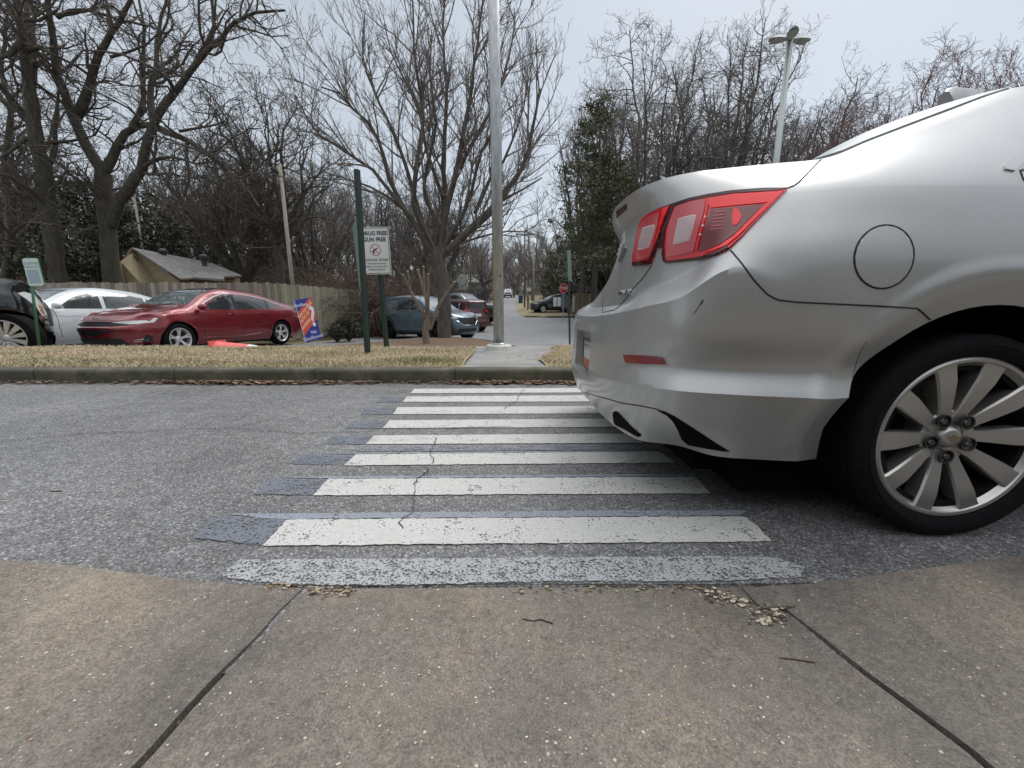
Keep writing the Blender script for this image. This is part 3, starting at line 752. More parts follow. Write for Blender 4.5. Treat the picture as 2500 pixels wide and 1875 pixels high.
    for x, y in ((1725, 533), (1720, 554), (1714, 575)):
        D('light_dot', [(x - 3, y), (x, y - 3), (x + 3, y), (x, y + 3)], m_white_line, off=.0105, par=tl, step=4)
    inner = [(1640,501),(1616,508),(1587,522),(1570,533),(1563,548),(1553,590),(1547,628),(1547,649),(1559,649),(1591,645),(1601,618),(1612,580),(1623,545),(1633,520)]
    il = D('taillight', inner, m_red, off=.006, step=8, depth=.02)
    D('lens_edge', [(1547,640),(1588,635),(1600,606),(1622,545),(1632,521),(1640,501),(1633,520),(1623,545),(1612,580),(1601,618),(1591,645),(1559,649),(1547,649)], m_reddk, off=.0075, par=il, step=6)
    D('lens_panel', smooth_poly([(1588,528),(1612,521),(1614,530),(1601,590),(1590,628),(1560,634),(1554,624),(1560,580),(1570,540)], 2, True), m_redpk, off=.009, par=il, step=7)
    cp = smooth_poly([(1578,556),(1601,550),(1604,556),(1592,598),(1586,606),(1565,611),(1564,604),(1573,562)], 2, True)
    D('lens_border', cp, m_white_line, off=.010, par=il, step=5)
    cc = Vector((1584, 581)); D('clear_panel', [cc + (Vector(p) - cc) * .9 for p in cp], m_clear, off=.0115, par=il, step=5)
    D('lens_top', [(1622,515),(1638,504),(1630,521),(1620,545),(1614,560),(1616,540)], m_redbr, off=.009, par=il, step=6)
    # far-side lamp, mirrored copies of the same shapes
    for src in (tl, il):
        c = src.copy(); c.data = src.data.copy(); COL.objects.link(c); c.parent = root
        c.data.transform(Matrix.Diagonal((1, -1, 1, 1))); c.data.flip_normals()
        for v_ in c.data.vertices:
            kz = min(1, max(0, (v_.co.z - .62) / .40)); kz = kz * kz * (3 - 2 * kz); v_.co.x += kz * .34 * max(0, v_.co.y + YM - 1.66) ** 1.4 * min(1, max(0, (1.7 - v_.co.x - 1.265) / 1.2))
    D('window_frame', [(2447,405),(2470,381),(2500,357),(2530,338),(2530,372),(2500,396),(2475,419),(2452,415)], m_silver, off=.004, step=7)
    # high mounted brake light, seams, fuel door
    D('brake_light', [(1505,515),(1530,497),(1530,512),(1506,533)], m_reddk, off=.003, step=4)
    Ln('panel_seam', [(2004,390),(1985,409),(1963,432),(1952,443),(1941,452),(1922,460)], .0022)
    Ln('panel_seam', [(1922,461),(1863,462),(1787,467),(1730,475),(1682,484),(1643,497),(1616,506),(1587,520),(1568,533)], .0016)
    Ln('panel_seam', [(1784,611),(1810,642),(1840,683),(1858,703),(1873,718),(1888,727),(1903,733),(1950,738),(2015,741),(2140,747),(2240,753),(2252,763),(2271,781)], .0022)
    Ln('panel_seam', [(1590,650),(1572,676),(1550,700),(1528,730),(1510,750),(1501,757),(1486,760),(1471,763)], .0022)
    Ln('panel_seam', [(1471,763),(1472,730),(1474,700)], .0016)
    Ln('panel_seam', [(1421,957),(1470,970),(1519,984),(1560,990),(1600,998),(1625,1006),(1640,1014)], .0022)
    fd = smooth_poly([(2158 + 72.5 * math.cos(a) + 6 * math.sin(-a), 627 + 77.5 * math.sin(a)) for a in [k * math.pi / 10 for k in range(20)]], 2, True)
    ln = line_on(bvh, fd + [fd[0]], camray, .0024, sub=2); ln.build('fuel_door_gap', m_gap, root, True, org)
    D('fuel_door', [(2158 + (p.x - 2158) * .975, 627 + (p.y - 627) * .975) for p in fd[::2]], m_silver, off=.0012, step=10, depth=.001)
    # reflector in the bumper
    rf = D('reflector_bezel', smooth_poly([(1508,866),(1512,864),(1560,866),(1617,870),(1624,874),(1630,892),(1626,896),(1575,893),(1516,891),(1510,886)], 2, True), m_silver, off=.0015, step=7)
    rf['label'] = 'raised silver edge round the bumper reflector'
    D('rear_reflector', [(1523,866),(1570,867),(1614,871),(1621,875),(1627,890),(1580,889),(1529,886),(1526,880)], mat('reflector_red', (.20, .02, .022), .3, coat=.6), off=.004, step=6)
    # lower valance pieces
    v1 = D('exhaust_cutout', smooth_poly([(1497,1009),(1503,1004),(1511,1008),(1526,1024),(1543,1042),(1556,1053),(1566,1062),(1560,1066),(1546,1060),(1528,1049),(1512,1041),(1501,1034)], 3, True), m_black, off=.003, step=5, depth=.002)
    D('side_vent', [(1606,1003),(1625,1007),(1645,1015),(1672,1032),(1700,1050),(1745,1080),(1781,1102),(1762,1101),(1715,1093),(1680,1086),(1664,1072),(1654,1048),(1643,1029),(1627,1013)], m_black, off=.002, step=5, depth=.002)
    D('bumper_scratch', [(1712,737),(1718,729),(1716,738),(1708,747),(1700,760),(1692,768),(1702,754)], m_black, off=.0008, step=5)
    Ln('bumper_scratch', [(2116,832),(2105,850),(2092,880),(2083,915),(2078,960)], .0008)
    # exhaust pipe
    px = at_y(1505, 1030, 1.62)
    MB().lathe([(.036, 0), (.036, .35), (.032, .35), (.032, .02), (.036, 0)], 20, (px.x - .0, 1.55, .20), 'x').build('exhaust_pipe', mat('exhaust_metal', (.05, .05, .05), .4, .9), root, True, org)
    # rear lettering and badge on the lid
    def on(px_, py_):
        h, n_, _, _ = bvh.ray_cast(EYE, ray(px_, py_).normalized()); return h, n_
    h, n_ = on(1528, 715)
    if h:
        n_ = n_ if n_.x < 0 else -n_
        up = Vector((0, 0, 1)); xax = Vector((0, -1, 0)); xax = (xax - n_ * xax.dot(n_)).normalized(); yax = n_.cross(xax).normalized()
        if yax.z < 0: yax = -yax
        M = Matrix((( xax.x, yax.x, n_.x, h.x - org[0]), (xax.y, yax.y, n_.y, h.y - org[1]), (xax.z, yax.z, n_.z, h.z - org[2]), (0, 0, 0, 1)))
        M = M @ Matrix.Translation((0, 0, .007))
        put_text('lid_lettering', 'MALIBU', .030, m_chrome, root, M, bold=.0006, sx_=1.25, depth=.002)
    # emblem: a slanted cross shape on the centre of the lid
    D('emblem', [(1508,623),(1512,606),(1517,602),(1519,594),(1525,594),(1525,602),(1530,606),(1526,623),(1521,628),(1518,640),(1512,640),(1513,629)], mat('emblem_chrome', (.35, .34, .30), .25, .9), off=.008, step=4, depth=.001)
    # plate
    pl = thing_child_plate(root, org)
    # glass
    def up_ray(x, y): return Vector((x, y, 3.0)), Vector((0, 0, -1))
    rail = [(.935, 1.26), (1.10, 1.30), (1.36, 1.37), (1.55, 1.41), (1.67, 1.44)]
    poly = rail + [(1.72, 1.65), (1.74, YM), (1.72, 2 * YM - 1.65)] + [(x, 2 * YM - y) for x, y in reversed(rail)] + [(.985, 2.3), (1.0, YM), (.985, 1.56)]
    put_decal('rear_window', bvh, poly, up_ray, mat('sky_pale_rear_glass', (.19, .225, .22), .35, coat=.6, coat_rough=.3), root, org, off=.006, step=.07, depth=.004)  # reflected sky put into the pale glass colour
    poly = [(2.95, 1.46), (3.42, 1.36), (3.44, YM), (3.42, 2 * YM - 1.36), (2.95, 2 * YM - 1.46), (2.87, YM)]
    put_decal('windshield', bvh, poly, up_ray, m_glass, root, org, off=.004, step=.1)
    for s in (0, 1):
        def sr(x, z): return (Vector((x, -1, z)), Vector((0, 1, 0))) if s == 0 else (Vector((x, 5, z)), Vector((0, -1, 0)))
        put_decal('side_window', bvh, [(1.335, 1.03), (1.52, 1.135), (1.76, 1.25), (2.10, 1.335), (2.26, 1.35), (2.26, .985), (1.8, 1.0)], sr, m_glass, root, org, off=.003, step=.08)
        put_decal('side_window', bvh, [(2.31, .985), (2.31, 1.352), (2.7, 1.32), (3.05, 1.18), (3.38, .985)], sr, m_glass, root, org, off=.003, step=.08)
        ln = line_on(bvh, [(1.53, 1.17), (1.77, 1.28), (2.10, 1.36), (2.4, 1.37), (2.72, 1.34), (3.1, 1.18)], sr, .006, sink=.003); ln.build('window_trim', m_silver, root, True, org)
        ln = line_on(bvh, [(1.335, 1.03), (1.325, 1.0), (1.335, .96), (1.40, .85), (1.52, .73), (1.66, .60), (1.68, .45), (1.67, .28)], sr, .0022); ln.build('panel_seam', m_gap, root, True, org)
        ln = line_on(bvh, [(2.29, .98), (2.30, .6), (2.28, .25)], sr, .003); ln.build('panel_seam', m_gap, root, True, org)
        ln = line_on(bvh, [(3.42, .92), (3.45, .6), (3.42, .25)], sr, .003); ln.build('panel_seam', m_gap, root, True, org)
        for hx in (1.85, 2.75):
            sy = 1 if s == 0 else -1; yy = 1.0 if s == 0 else 2 * YM - 1.0
            MB().tube([(hx, yy, .86), (hx + .03, yy - .03 * sy, .86), (hx + .17, yy - .03 * sy, .862), (hx + .2, yy, .862)], .011, 8).build('door_handle', m_silver, root, True, org)
        sy = -1 if s == 0 else 1; cy = YM + sy * .99
        mb = MB(); mb.lathe([(0, -.10), (.05, -.09), (.075, -.04), (.08, 0), (.075, .05), (.05, .09), (0, .1)], 16, (3.15, cy, 1.03), 'y'); mb.build('side_mirror', m_silver, root, True, org)
    # shark fin
    mb = MB(); n = 8
    fin = [(2306, 224, 252, .030), (2311, 217, 252, .016), (2330, 212, 250, .010), (2355, 214, 246, .013), (2385, 219, 240, .017), (2410, 228, 236, .018), (2432, 236, 238, .010)]
    vs = []; FY = 1.74
    for x_, yt, yb, hw in fin:
        p, q = at_y(x_, yt, FY), at_y(x_, yb + 12, FY)
        vs += [(q.x, FY - hw * 1.3, q.z), (p.x, FY - hw * .6, p.z - .008), (p.x, FY, p.z), (p.x, FY + hw * .6, p.z - .008), (q.x, FY + hw * 1.3, q.z)]
    fs = [(i * 5 + j, i * 5 + j + 1, (i + 1) * 5 + j + 1, (i + 1) * 5 + j) for i in range(len(fin) - 1) for j in range(4)] + [(0, 1, 2, 3, 4), tuple(range(len(vs) - 5, len(vs)))]
    MB().add(vs, fs).build('roof_antenna', m_silver, root, False, org, angle=50)
    # low boxes added under the body to block light and deepen the shade there
    MB().box((2.55, YM, .17), (3.6, 1.5, .18)).box((.95, YM + .05, .20), (.62, 1.4, .17)).build('underbody', m_void, root, False, org)
    silver_wheels(root, org)
    return root

def thing_child_plate(root, org):
    m_pl = noisy('plate_white', (.42, .41, .40), (.55, .53, .5), 20, .5, bs=0)
    m_or = noisy('plate_orange', (.30, .10, .06), (.42, .17, .09), 25, .5, bs=0)
    m_tx = mat('plate_dark', (.05, .05, .06), .5)
    cx, cy, cz = .392, YM - .015, .455
    p = MB().box((cx, cy, cz), (.004, .305, .155)).build('license_plate', m_pl, root, False, org)
    MB().box((cx - .0035, cy, cz - .05), (.002, .30, .05)).build('plate_band', m_or, p, False, org)
    MB().tube([(cx - .004, cy - .15, cz - .075), (cx - .004, cy - .15, cz + .075), (cx - .004, cy + .15, cz + .075), (cx - .004, cy + .15, cz - .075), (cx - .004, cy - .15, cz - .075)], .004, 6).build('plate_frame', m_tx, p, False, org)
    for k in range(6):
        y = cy - .115 + k * .043 + (.01 if k > 2 else 0)
        MB().add([(cx - .005, y + a_, cz + c_) for a_, c_ in ((0, .02), (.007, .02), (.007, .04), (.02, .04), (.02, .047), (.007, .047), (.007, .062), (.024, .062), (.024, .07), (0, .07))], [tuple(range(10))]).build('plate_character', m_tx, p, False, org)
    return p

def silver_wheels(root, org):
    R, rr = .303, .241
    tyre = MB(); prof = [(.236, -.075), (.245, -.092), (.252, -.0945), (.255, -.097), (.268, -.0995), (.270, -.0975), (.272, -.0998), (.286, -.097), (.296, -.090), (.301, -.080)]
    for k in range(-3, 3):
        y = k * .0225
        prof += [(.303, y - .008), (.303, y + .008), (.296, y + .009), (.296, y + .0135)]
    prof = [p for p in prof if p[1] < .084] + [(.301, .080), (.296, .090), (.286, .097), (.27, .100), (.255, .096), (.236, .085), (.20, .07), (.20, -.07)]
    tyre.lathe(prof, 72, (0, 0, 0), 'y', closed=True)
    rim = MB()
    # outer lip and barrel
    rim.lathe([(.222, -.060), (.236, -.078), (.240, -.084), (.234, -.088), (.226, -.086), (.222, -.078), (.214, -.072), (.208, -.055), (.205, .08), (.21, .08), (.215, -.05)], 72, (0, 0, 0), 'y', closed=True)
    # ten flared spokes
    sp = MB()
    def spoke(a, w0, w1, w2):
        c, s = math.cos(a), math.sin(a)
        st = [(.045, -.052, w0), (.085, -.062, w0 * .9), (.13, -.072, w1 * .95), (.175, -.080, w1 * 1.15), (.212, -.082, w2), (.226, -.082, w2 * 1.15)]
        vs = []
        for r, y, w_ in st:
            for dx, dy in ((-w_ / 2, .006), (-w_ / 2 * .86, 0.0), (w_ / 2 * .86, 0.0), (w_ / 2, .006), (w_ / 2 * .8, .05), (-w_ / 2 * .8, .05)):
                vs.append((r * c - dx * s, y + dy, r * s + dx * c))
        n = 6; k = len(st)
        fs = [(i * n + j, i * n + (j + 1) % n, (i + 1) * n + (j + 1) % n, (i + 1) * n + j) for i in range(k - 1) for j in range(n)] + [tuple(range(n)), tuple(range((k - 1) * n, k * n))]
        sp.add(vs, fs)
    for i in range(10): spoke(math.radians(5 + i * 36), .040, .048, .058)
    hub = MB().lathe([(.0, -.062), (.030, -.062), (.033, -.058), (.034, -.050), (.050, -.049), (.074, -.054), (.080, -.050), (.084, -.03), (.084, .0), (0, .0)], 40, (0, 0, 0), 'y')
    cap = MB().lathe([(0, -.069), (.020, -.068), (.028, -.065), (.030, -.060)], 28, (0, 0, 0), 'y')
    em = MB(); e_ = [(-.017, -.004), (-.015, .005), (-.006, .005), (-.005, .010), (.007, .010), (.006, .005), (.017, .005), (.015, -.004), (.006, -.004), (.005, -.009), (-.007, -.009), (-.006, -.004)]
    em.prism([(x, -.0705, z) for x, z in e_], None, (0, .003, 0))
    nuts = []; pock = []
    for i in range(5):
        a = math.radians(54 + 36 * 0 + i * 72); x, z = .058 * math.cos(a), .058 * math.sin(a)
        pock.append(MB().lathe([(.019, -.060), (.021, -.0665), (.0175, -.0665), (.016, -.0555), (.0, -.055)], 20, (x, 0, z), 'y'))
        nuts.append(MB().lathe([(0, -.066), (.009, -.066), (.0115, -.062), (.0115, -.055)], 6, (x, 0, z), 'y'))
    disc = MB().lathe([(0, .02), (.16, .02), (.16, .03), (0, .03)], 40, (0, 0, 0), 'y'); cal = MB().box((.12, .02, .06), (.06, .05, .12))
    m_nut = mat('wheel_nut_chrome', (.12, .12, .12), .3, .9); m_gold = mat('gold_emblem', (.30, .25, .13), .4, .7)
    first = None
    for wx in (1.285, 4.0):
        for s in (-1, 1):
            y = 1.13 if s < 0 else 2 * YM - 1.13
            if first is None:
                t = tyre.build('tyre', m_rubber, None, True); t.data.set_sharp_from_angle(angle=math.radians(40))
                r = rim.build('rim', m_alloy, None, True); r.data.set_sharp_from_angle(angle=math.radians(35))
                wl = bpy.data.objects.new('wheel', None); COL.objects.link(wl); wl.parent = root
                parts = [t, r, sp.build('spokes', m_alloy, None, True, angle=30), hub.build('hub', m_alloy, None, True, angle=35), cap.build('hub_cap', m_alloy, None, True),
                         em.build('cap_emblem', m_gold), disc.build('brake_disc', m_brake, None, True, angle=30), cal.build('brake_caliper', m_brake)] + [q.build('nut_pocket', m_alloy_dk, None, True, angle=40) for q in pock] + [q.build('wheel_nut', m_nut) for q in nuts]
                for p in parts: p.parent = wl
                first = wl
            else:
                wl = first.copy(); COL.objects.link(wl); wl.parent = root
                for p in first.children:
                    c = p.copy(); COL.objects.link(c); c.parent = wl
            wl.location = Vector((wx, y, .303)) - Vector(org)
            wl.rotation_euler = (0, math.radians(3 if wx < 2 else 17), 0) if s < 0 else (0, 0, math.pi)
silver_car()

# ================================================================ trees
def bark(name, a, b, sc=10): return noisy(name, a, b, sc, .9, (1, 1, .25), .7, .03)
m_bark = bark('oak_bark', (.042, .036, .028), (.11, .097, .078))
m_twig = mat('oak_twigs', (.10, .085, .072), .9)
m_bark2 = bark('grey_bark', (.055, .047, .038), (.135, .118, .098))
m_twig2 = mat('grey_twigs', (.175, .155, .142), .9)
m_twig3 = mat('reddish_twigs', (.20, .125, .115), .9)
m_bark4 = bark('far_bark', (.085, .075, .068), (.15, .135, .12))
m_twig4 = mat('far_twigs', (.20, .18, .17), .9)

class Twigs:
    """numpy tube collector"""
    def __init__(s): s.V = []; s.F = []; s.n = 0
    def tube(s, P, R, k):
        P = np.asarray(P); m = len(P)
        T = np.empty_like(P); T[1:-1] = P[2:] - P[:-2]; T[0] = P[1] - P[0]; T[-1] = P[-1] - P[-2]
        T /= (np.linalg.norm(T, axis=1, keepdims=True) + 1e-9)
        a = np.array([.31, .86, .41]) if abs(T[0] @ np.array([.31, .86, .41])) < .9 else np.array([1., 0, 0])
        U = np.cross(T, a); U /= (np.linalg.norm(U, axis=1, keepdims=True) + 1e-9); W = np.cross(T, U)
        an = np.arange(k) * 2 * math.pi / k
        ring = U[:, None] * np.cos(an)[None, :, None] + W[:, None] * np.sin(an)[None, :, None]
        s.V.append((P[:, None] + ring * np.asarray(R)[:, None, None]).reshape(-1, 3))
        i = np.arange(m - 1)[:, None] * k; j = np.arange(k)[None]; j2 = (j + 1) % k
        f = np.stack([i + j, i + j2, i + k + j2, i + k + j], -1).reshape(-1, 4) + s.n
        s.F.append(f); s.n += m * k
    def build(s, name, mt, parent=None, smooth=True):
        V = np.concatenate(s.V); F = np.concatenate(s.F).astype(np.int32)
        me = bpy.data.meshes.new(name); me.vertices.add(len(V)); me.vertices.foreach_set('co', V.astype(np.float32).ravel())
        me.loops.add(len(F) * 4); me.loops.foreach_set('vertex_index', F.ravel())
        me.polygons.add(len(F)); me.polygons.foreach_set('loop_start', np.arange(0, len(F) * 4, 4, dtype=np.int32))
        me.polygons.foreach_set('use_smooth', np.ones(len(F), bool)); me.materials.append(mt); me.update(calc_edges=True)
        o = bpy.data.objects.new(name, me); COL.objects.link(o)
        if parent is not None: o.parent = parent
        return o

def resample(P, step):
    P = np.array([tuple(p) for p in smooth_poly([tuple(q) for q in P], 6)]) if len(P) > 2 else np.array([tuple(p) for p in P])
    d = np.concatenate([[0], np.cumsum(np.linalg.norm(np.diff(P, axis=0), axis=1))]); n = max(3, int(d[-1] / step) + 1)
    t = np.linspace(0, d[-1], n); return np.stack([np.interp(t, d, P[:, i]) for i in range(3)], 1), d[-1]

def grow(rng, limbs, prm):
    """limbs: (points, r0, r1, bare_fraction). returns trunk Twigs, crown Twigs"""
    tr, cr_ = Twigs(), Twigs()
    q = []
    for P, r0, r1, bare in limbs:
        P, Ln_ = resample(P, prm.get('step', .5)); P[1:-1] += rng.normal(0, prm.get('wob', .02), P[1:-1].shape)
        R = np.linspace(0, 1, len(P)) ** .85 * (r1 - r0) + r0; tr.tube(P, R, 9); q.append((P, R, Ln_, 0, bare))
    up = prm.get('up', .25); gn = prm.get('gnarl', .16)
    while q:
        P, R, Ln_, lv, bare = q.pop()
        if lv >= prm['levels']: continue
        nch = int(round(Ln_ * prm['dens'][lv] * rng.uniform(.8, 1.2)));
        if lv > 0: nch = max(2, nch)
        for _ in range(nch):
            t = bare + (1 - bare) * rng.random() ** .8 * .98
            x = t * (len(P) - 1); i = min(int(x), len(P) - 2); f = x - i
            p = P[i] * (1 - f) + P[i + 1] * f; r = (R[i] * (1 - f) + R[i + 1] * f)
            T = P[i + 1] - P[i]; T /= np.linalg.norm(T) + 1e-9
            rv = rng.normal(size=3); rv -= T * (rv @ T); rv /= np.linalg.norm(rv) + 1e-9
            an = math.radians(rng.uniform(*prm.get('ang', (28, 65)))); D = T * math.cos(an) + rv * math.sin(an)
            D[2] += up * rng.uniform(.3, 1.2); D /= np.linalg.norm(D)
            ln = prm['len'][lv] * rng.uniform(.55, 1.25) * (1 - .35 * t) * (min(1.6, max(.6, Ln_ / prm['len'][lv - 1])) if lv > 0 else 1)
            rr = min(r * .72, prm['rad'][lv] * rng.uniform(.7, 1.2)); ns = prm['seg'][lv]
            pts = [p]; d = D.copy()
            for k in range(ns):
                d = d + rng.normal(0, gn, 3); d[2] += up * .12; d /= np.linalg.norm(d); pts.append(pts[-1] + d * (ln / ns))
            C = np.array(pts); RR = np.linspace(rr, max(prm['tip'], rr * .3), ns + 1)
            (cr_).tube(C, RR, 5 if lv == 0 else (4 if lv == 1 else 3)); q.append((C, RR, ln, lv + 1, .12))
    return tr, cr_

def tree(name, loc, limbs, prm, seed, label, mb_, mt, group=None, cat='tree'):
    """limbs in world coordinates"""
    root = thing(name, loc, label, cat, group)
    tr, c = grow(np.random.default_rng(seed), limbs, prm)
    for tw, nm, m_ in ((tr, 'trunk', mb_), (c, 'crown', mt)):
        tw.V = [v - np.array(loc) for v in tw.V]; tw.build(nm, m_, root)
    return root
def px_limb(pts, Y0, Y1=None, r0=.2, r1=.04, bare=.1, k=1.0):
    Y1 = Y0 if Y1 is None else Y1; n = len(pts)
    return ([at_y(x, y, Y0 + (Y1 - Y0) * i / (n - 1)) for i, (x, y) in enumerate(pts)], r0, r1, bare)
s237 = lambda pts: [(x / 2.37, y / 2.37) for x, y in pts]

PR_OAK = dict(levels=4, dens=[1.9, 2.7, 3.3, 3.6], len=[2.6, 1.5, .85, .5], rad=[.055, .026, .014, .009], seg=[6, 5, 4, 3], tip=.006, up=.22, gnarl=.24, ang=(30, 75))
# big oak: two leaning trunks rising from one base behind the fence
Y = 15.5
b = at_y(272, 690, Y)
limbs = [
    ([Vector((b.x, Y, -.1)), at_y(268, 640, Y), at_y(262, 548, Y), at_y(253, 422, Y)], .30, .25, .75),
    px_limb(s237([(600,1000),(500,850),(430,700),(390,580),(330,400),(300,200),(280,0),(270,-200)]), Y, 14.8, .20, .05, .15),
    px_limb(s237([(430,700),(500,550),(560,350),(640,200),(700,120),(760,0),(790,-120)]), Y, 14.2, .17, .04),
    px_limb(s237([(600,1000),(690,830),(760,740),(830,725),(900,720)]), Y, 15.8, .17, .09, .2),
    px_limb(s237([(640,1300),(720,1120),(800,1020),(840,880),(880,740),(960,600),(1120,390),(1250,250),(1340,160),(1450,80),(1650,60)]), Y, 14.5, .21, .03, .3),
    px_limb(s237([(1120,390),(1200,250),(1240,120),(1220,0),(1230,-150)]), 15, 15, .09, .03),
    px_limb(s237([(900,735),(1040,790),(1200,880),(1290,960),(1400,1060),(1500,1200)]), 15.2, 14, .13, .03),
    px_limb(s237([(890,720),(870,560),(900,380),(920,200),(960,0),(970,-120)]), 15.3, 16.5, .12, .03),
    px_limb(s237([(760,740),(830,600),(820,400),(830,200),(800,0),(790,-100)]), Y, 16.5, .10, .03),
    px_limb(s237([(390,580),(300,420),(220,320),(190,150),(230,0)]), Y, 16, .11, .03),
    px_limb(s237([(330,100),(420,50),(520,60),(620,90),(760,140)]), 15, 15, .07, .02),
    px_limb(s237([(640,330),(760,290),(850,260),(930,180)]), 14.6, 14.6, .05, .02),
    px_limb(s237([(760,1020),(900,920),(1000,910),(1150,950),(1250,930)]), 15.4, 14.2, .09, .02),
    px_limb(s237([(780,1010),(920,1000),(1050,1020),(1130,1030)]), 15.4, 14.2, .06, .02),
    px_limb(s237([(1040,760),(1140,740),(1260,720),(1300,700)]), 15, 14.4, .05, .02),
]
tree('oak_tree', (b.x, Y, -.15), limbs, PR_OAK, 11, 'huge dark bare oak behind the fence, forking low into leaning limbs beside the tan house', m_bark, m_twig)
# second big oak at the left edge
Y = 14.5
b = at_y(135, 690, Y)
limbs = [
    ([Vector((b.x, Y, -.1)), at_y(135, 640, Y), at_y(122, 548, Y), at_y(108, 422, Y)], .27, .22, .6),
    px_limb(s237([(260,1000),(215,850),(180,650),(150,400),(120,200),(90,0),(60,-200)]), Y, 14, .20, .07, .1),
    px_limb(s237([(230,880),(215,700),(190,500),(190,300),(160,100),(150,-100)]), Y, 15.5, .15, .05, .1),
    px_limb(s237([(165,700),(60,570),(0,500),(-80,400)]), Y, 13.6, .14, .04),
    px_limb(s237([(250,1000),(310,880),(330,700),(340,500)]), Y, 15.4, .10, .03),
    px_limb(s237([(290,1190),(200,1120),(100,1040),(0,1010),(-120,980)]), Y, 13, .12, .04),
    px_limb(s237([(300,1600),(200,1490),(100,1400),(0,1290)]), Y, 13, .12, .04),
    px_limb(s237([(120,250),(40,330),(-60,350)]), 14, 13.5, .10, .03),
    px_limb(s237([(150,800),(60,870),(0,920),(-60,990)]), 14.4, 13.5, .07, .02),
    px_limb(s237([(30,1600),(60,1300),(20,1000),(60,700),(20,400),(40,100)]), 17, 17, .16, .05, .3),
    px_limb(s237([(140,300),(230,270),(330,340),(420,480)]), 14.3, 14.3, .07, .02),
    px_limb(s237([(40,0),(100,120),(240,110),(330,60)]), 14, 14, .08, .03),
]
tree('oak_tree', (b.x, Y, -.15), limbs, PR_OAK, 12, 'tall dark bare oak with upright trunks at the left edge, above the black truck', m_bark, m_twig)

# rounded ash/elm in the planting bed
c27 = lambda pts: [(600 + x / 2.074, y / 2.074) for x, y in pts]
Y = 13.0
b = at_y(1083, 815, Y)
PR_ELM = dict(levels=4, dens=[2.6, 3.2, 3.2, 3.0], len=[2.3, 1.3, .8, .5], rad=[.032, .016, .0095, .0065], seg=[5, 5, 4, 3], tip=.0045, up=.42, gnarl=.13, ang=(22, 55))
limbs = [
    ([Vector((b.x + .05, Y, -.25)), Vector((b.x, Y, .3)), at_y(1085, 720, Y), at_y(1075, 650, Y), at_y(1066, 605, Y)], .235, .20, .8),
    px_limb(c27([(985,1290),(1060,1240),(1150,1150),(1260,1040),(1350,920),(1420,800),(1460,620),(1490,450)]), Y, 12, .15, .03, .25),
    px_limb(c27([(1040,1200),(1140,1170),(1210,1110),(1300,1010),(1400,960),(1500,900)]), Y, 14, .09, .02),
    px_limb(c27([(985,1290),(1000,1150),(1030,1000),(1070,850),(1110,640),(1140,450),(1180,200),(1200,0)]), Y, 12.5, .13, .02, .2),
    px_limb(c27([(985,1280),(1010,1050),(1000,850),(1010,700),(1015,500),(1010,300),(1000,100),(1010,-60)]), Y, 13.6, .11, .02, .2),
    px_limb(c27([(975,1280),(900,1150),(850,1020),(860,880),(880,700),(900,600),(870,400),(850,200),(845,0)]), Y, 12.4, .11, .02, .2),
    px_limb(c27([(960,1290),(870,1160),(800,1050),(740,940),(700,800),(640,640),(560,560),(480,470),(380,440)]), Y, 12, .11, .018, .2),
    px_limb(c27([(900,1150),(860,1000),(800,800),(730,620),(660,480),(600,330),(600,150),(605,50)]), Y, 14, .08, .016),
    px_limb(c27([(830,1090),(740,980),(640,860),(520,780),(400,700),(330,640),(250,480)]), 12.6, 11.4, .07, .015),
    px_limb(c27([(800,1060),(720,1000),(600,930),(500,900),(420,880)]), 12.6, 12, .05, .012),
    px_limb(c27([(1000,1000),(930,800),(880,560),(800,400),(740,280),(700,120)]), 13, 14.4, .07, .014),
    px_limb(c27([(1080,850),(1160,700),(1240,560),(1300,400),(1350,200),(1360,40)]), 12.8, 13.5, .07, .014),
    px_limb(c27([(1160,1080),(1240,900),(1330,760),(1400,560),(1430,400)]), 13.2, 14.4, .07, .014),
    px_limb(c27([(960,1270),(950,1100),(900,950),(940,760),(960,600),(930,380),(940,150)]), 13, 11.6, .09, .014),
    px_limb(c27([(985,1280),(1080,1120),(1140,980),(1180,820),(1250,650),(1270,420),(1240,200)]), 13, 11.6, .08, .014),
    px_limb(c27([(1000,1270),(1120,1220),(1250,1180),(1400,1170),(1500,1200)]), 13, 12.0, .05, .012),
]
tree('shade_tree', (b.x, Y, -.3), limbs, PR_ELM, 21, 'round-crowned bare tree with one thick trunk in the planting bed beside the blue crossover', m_bark2, m_twig2)

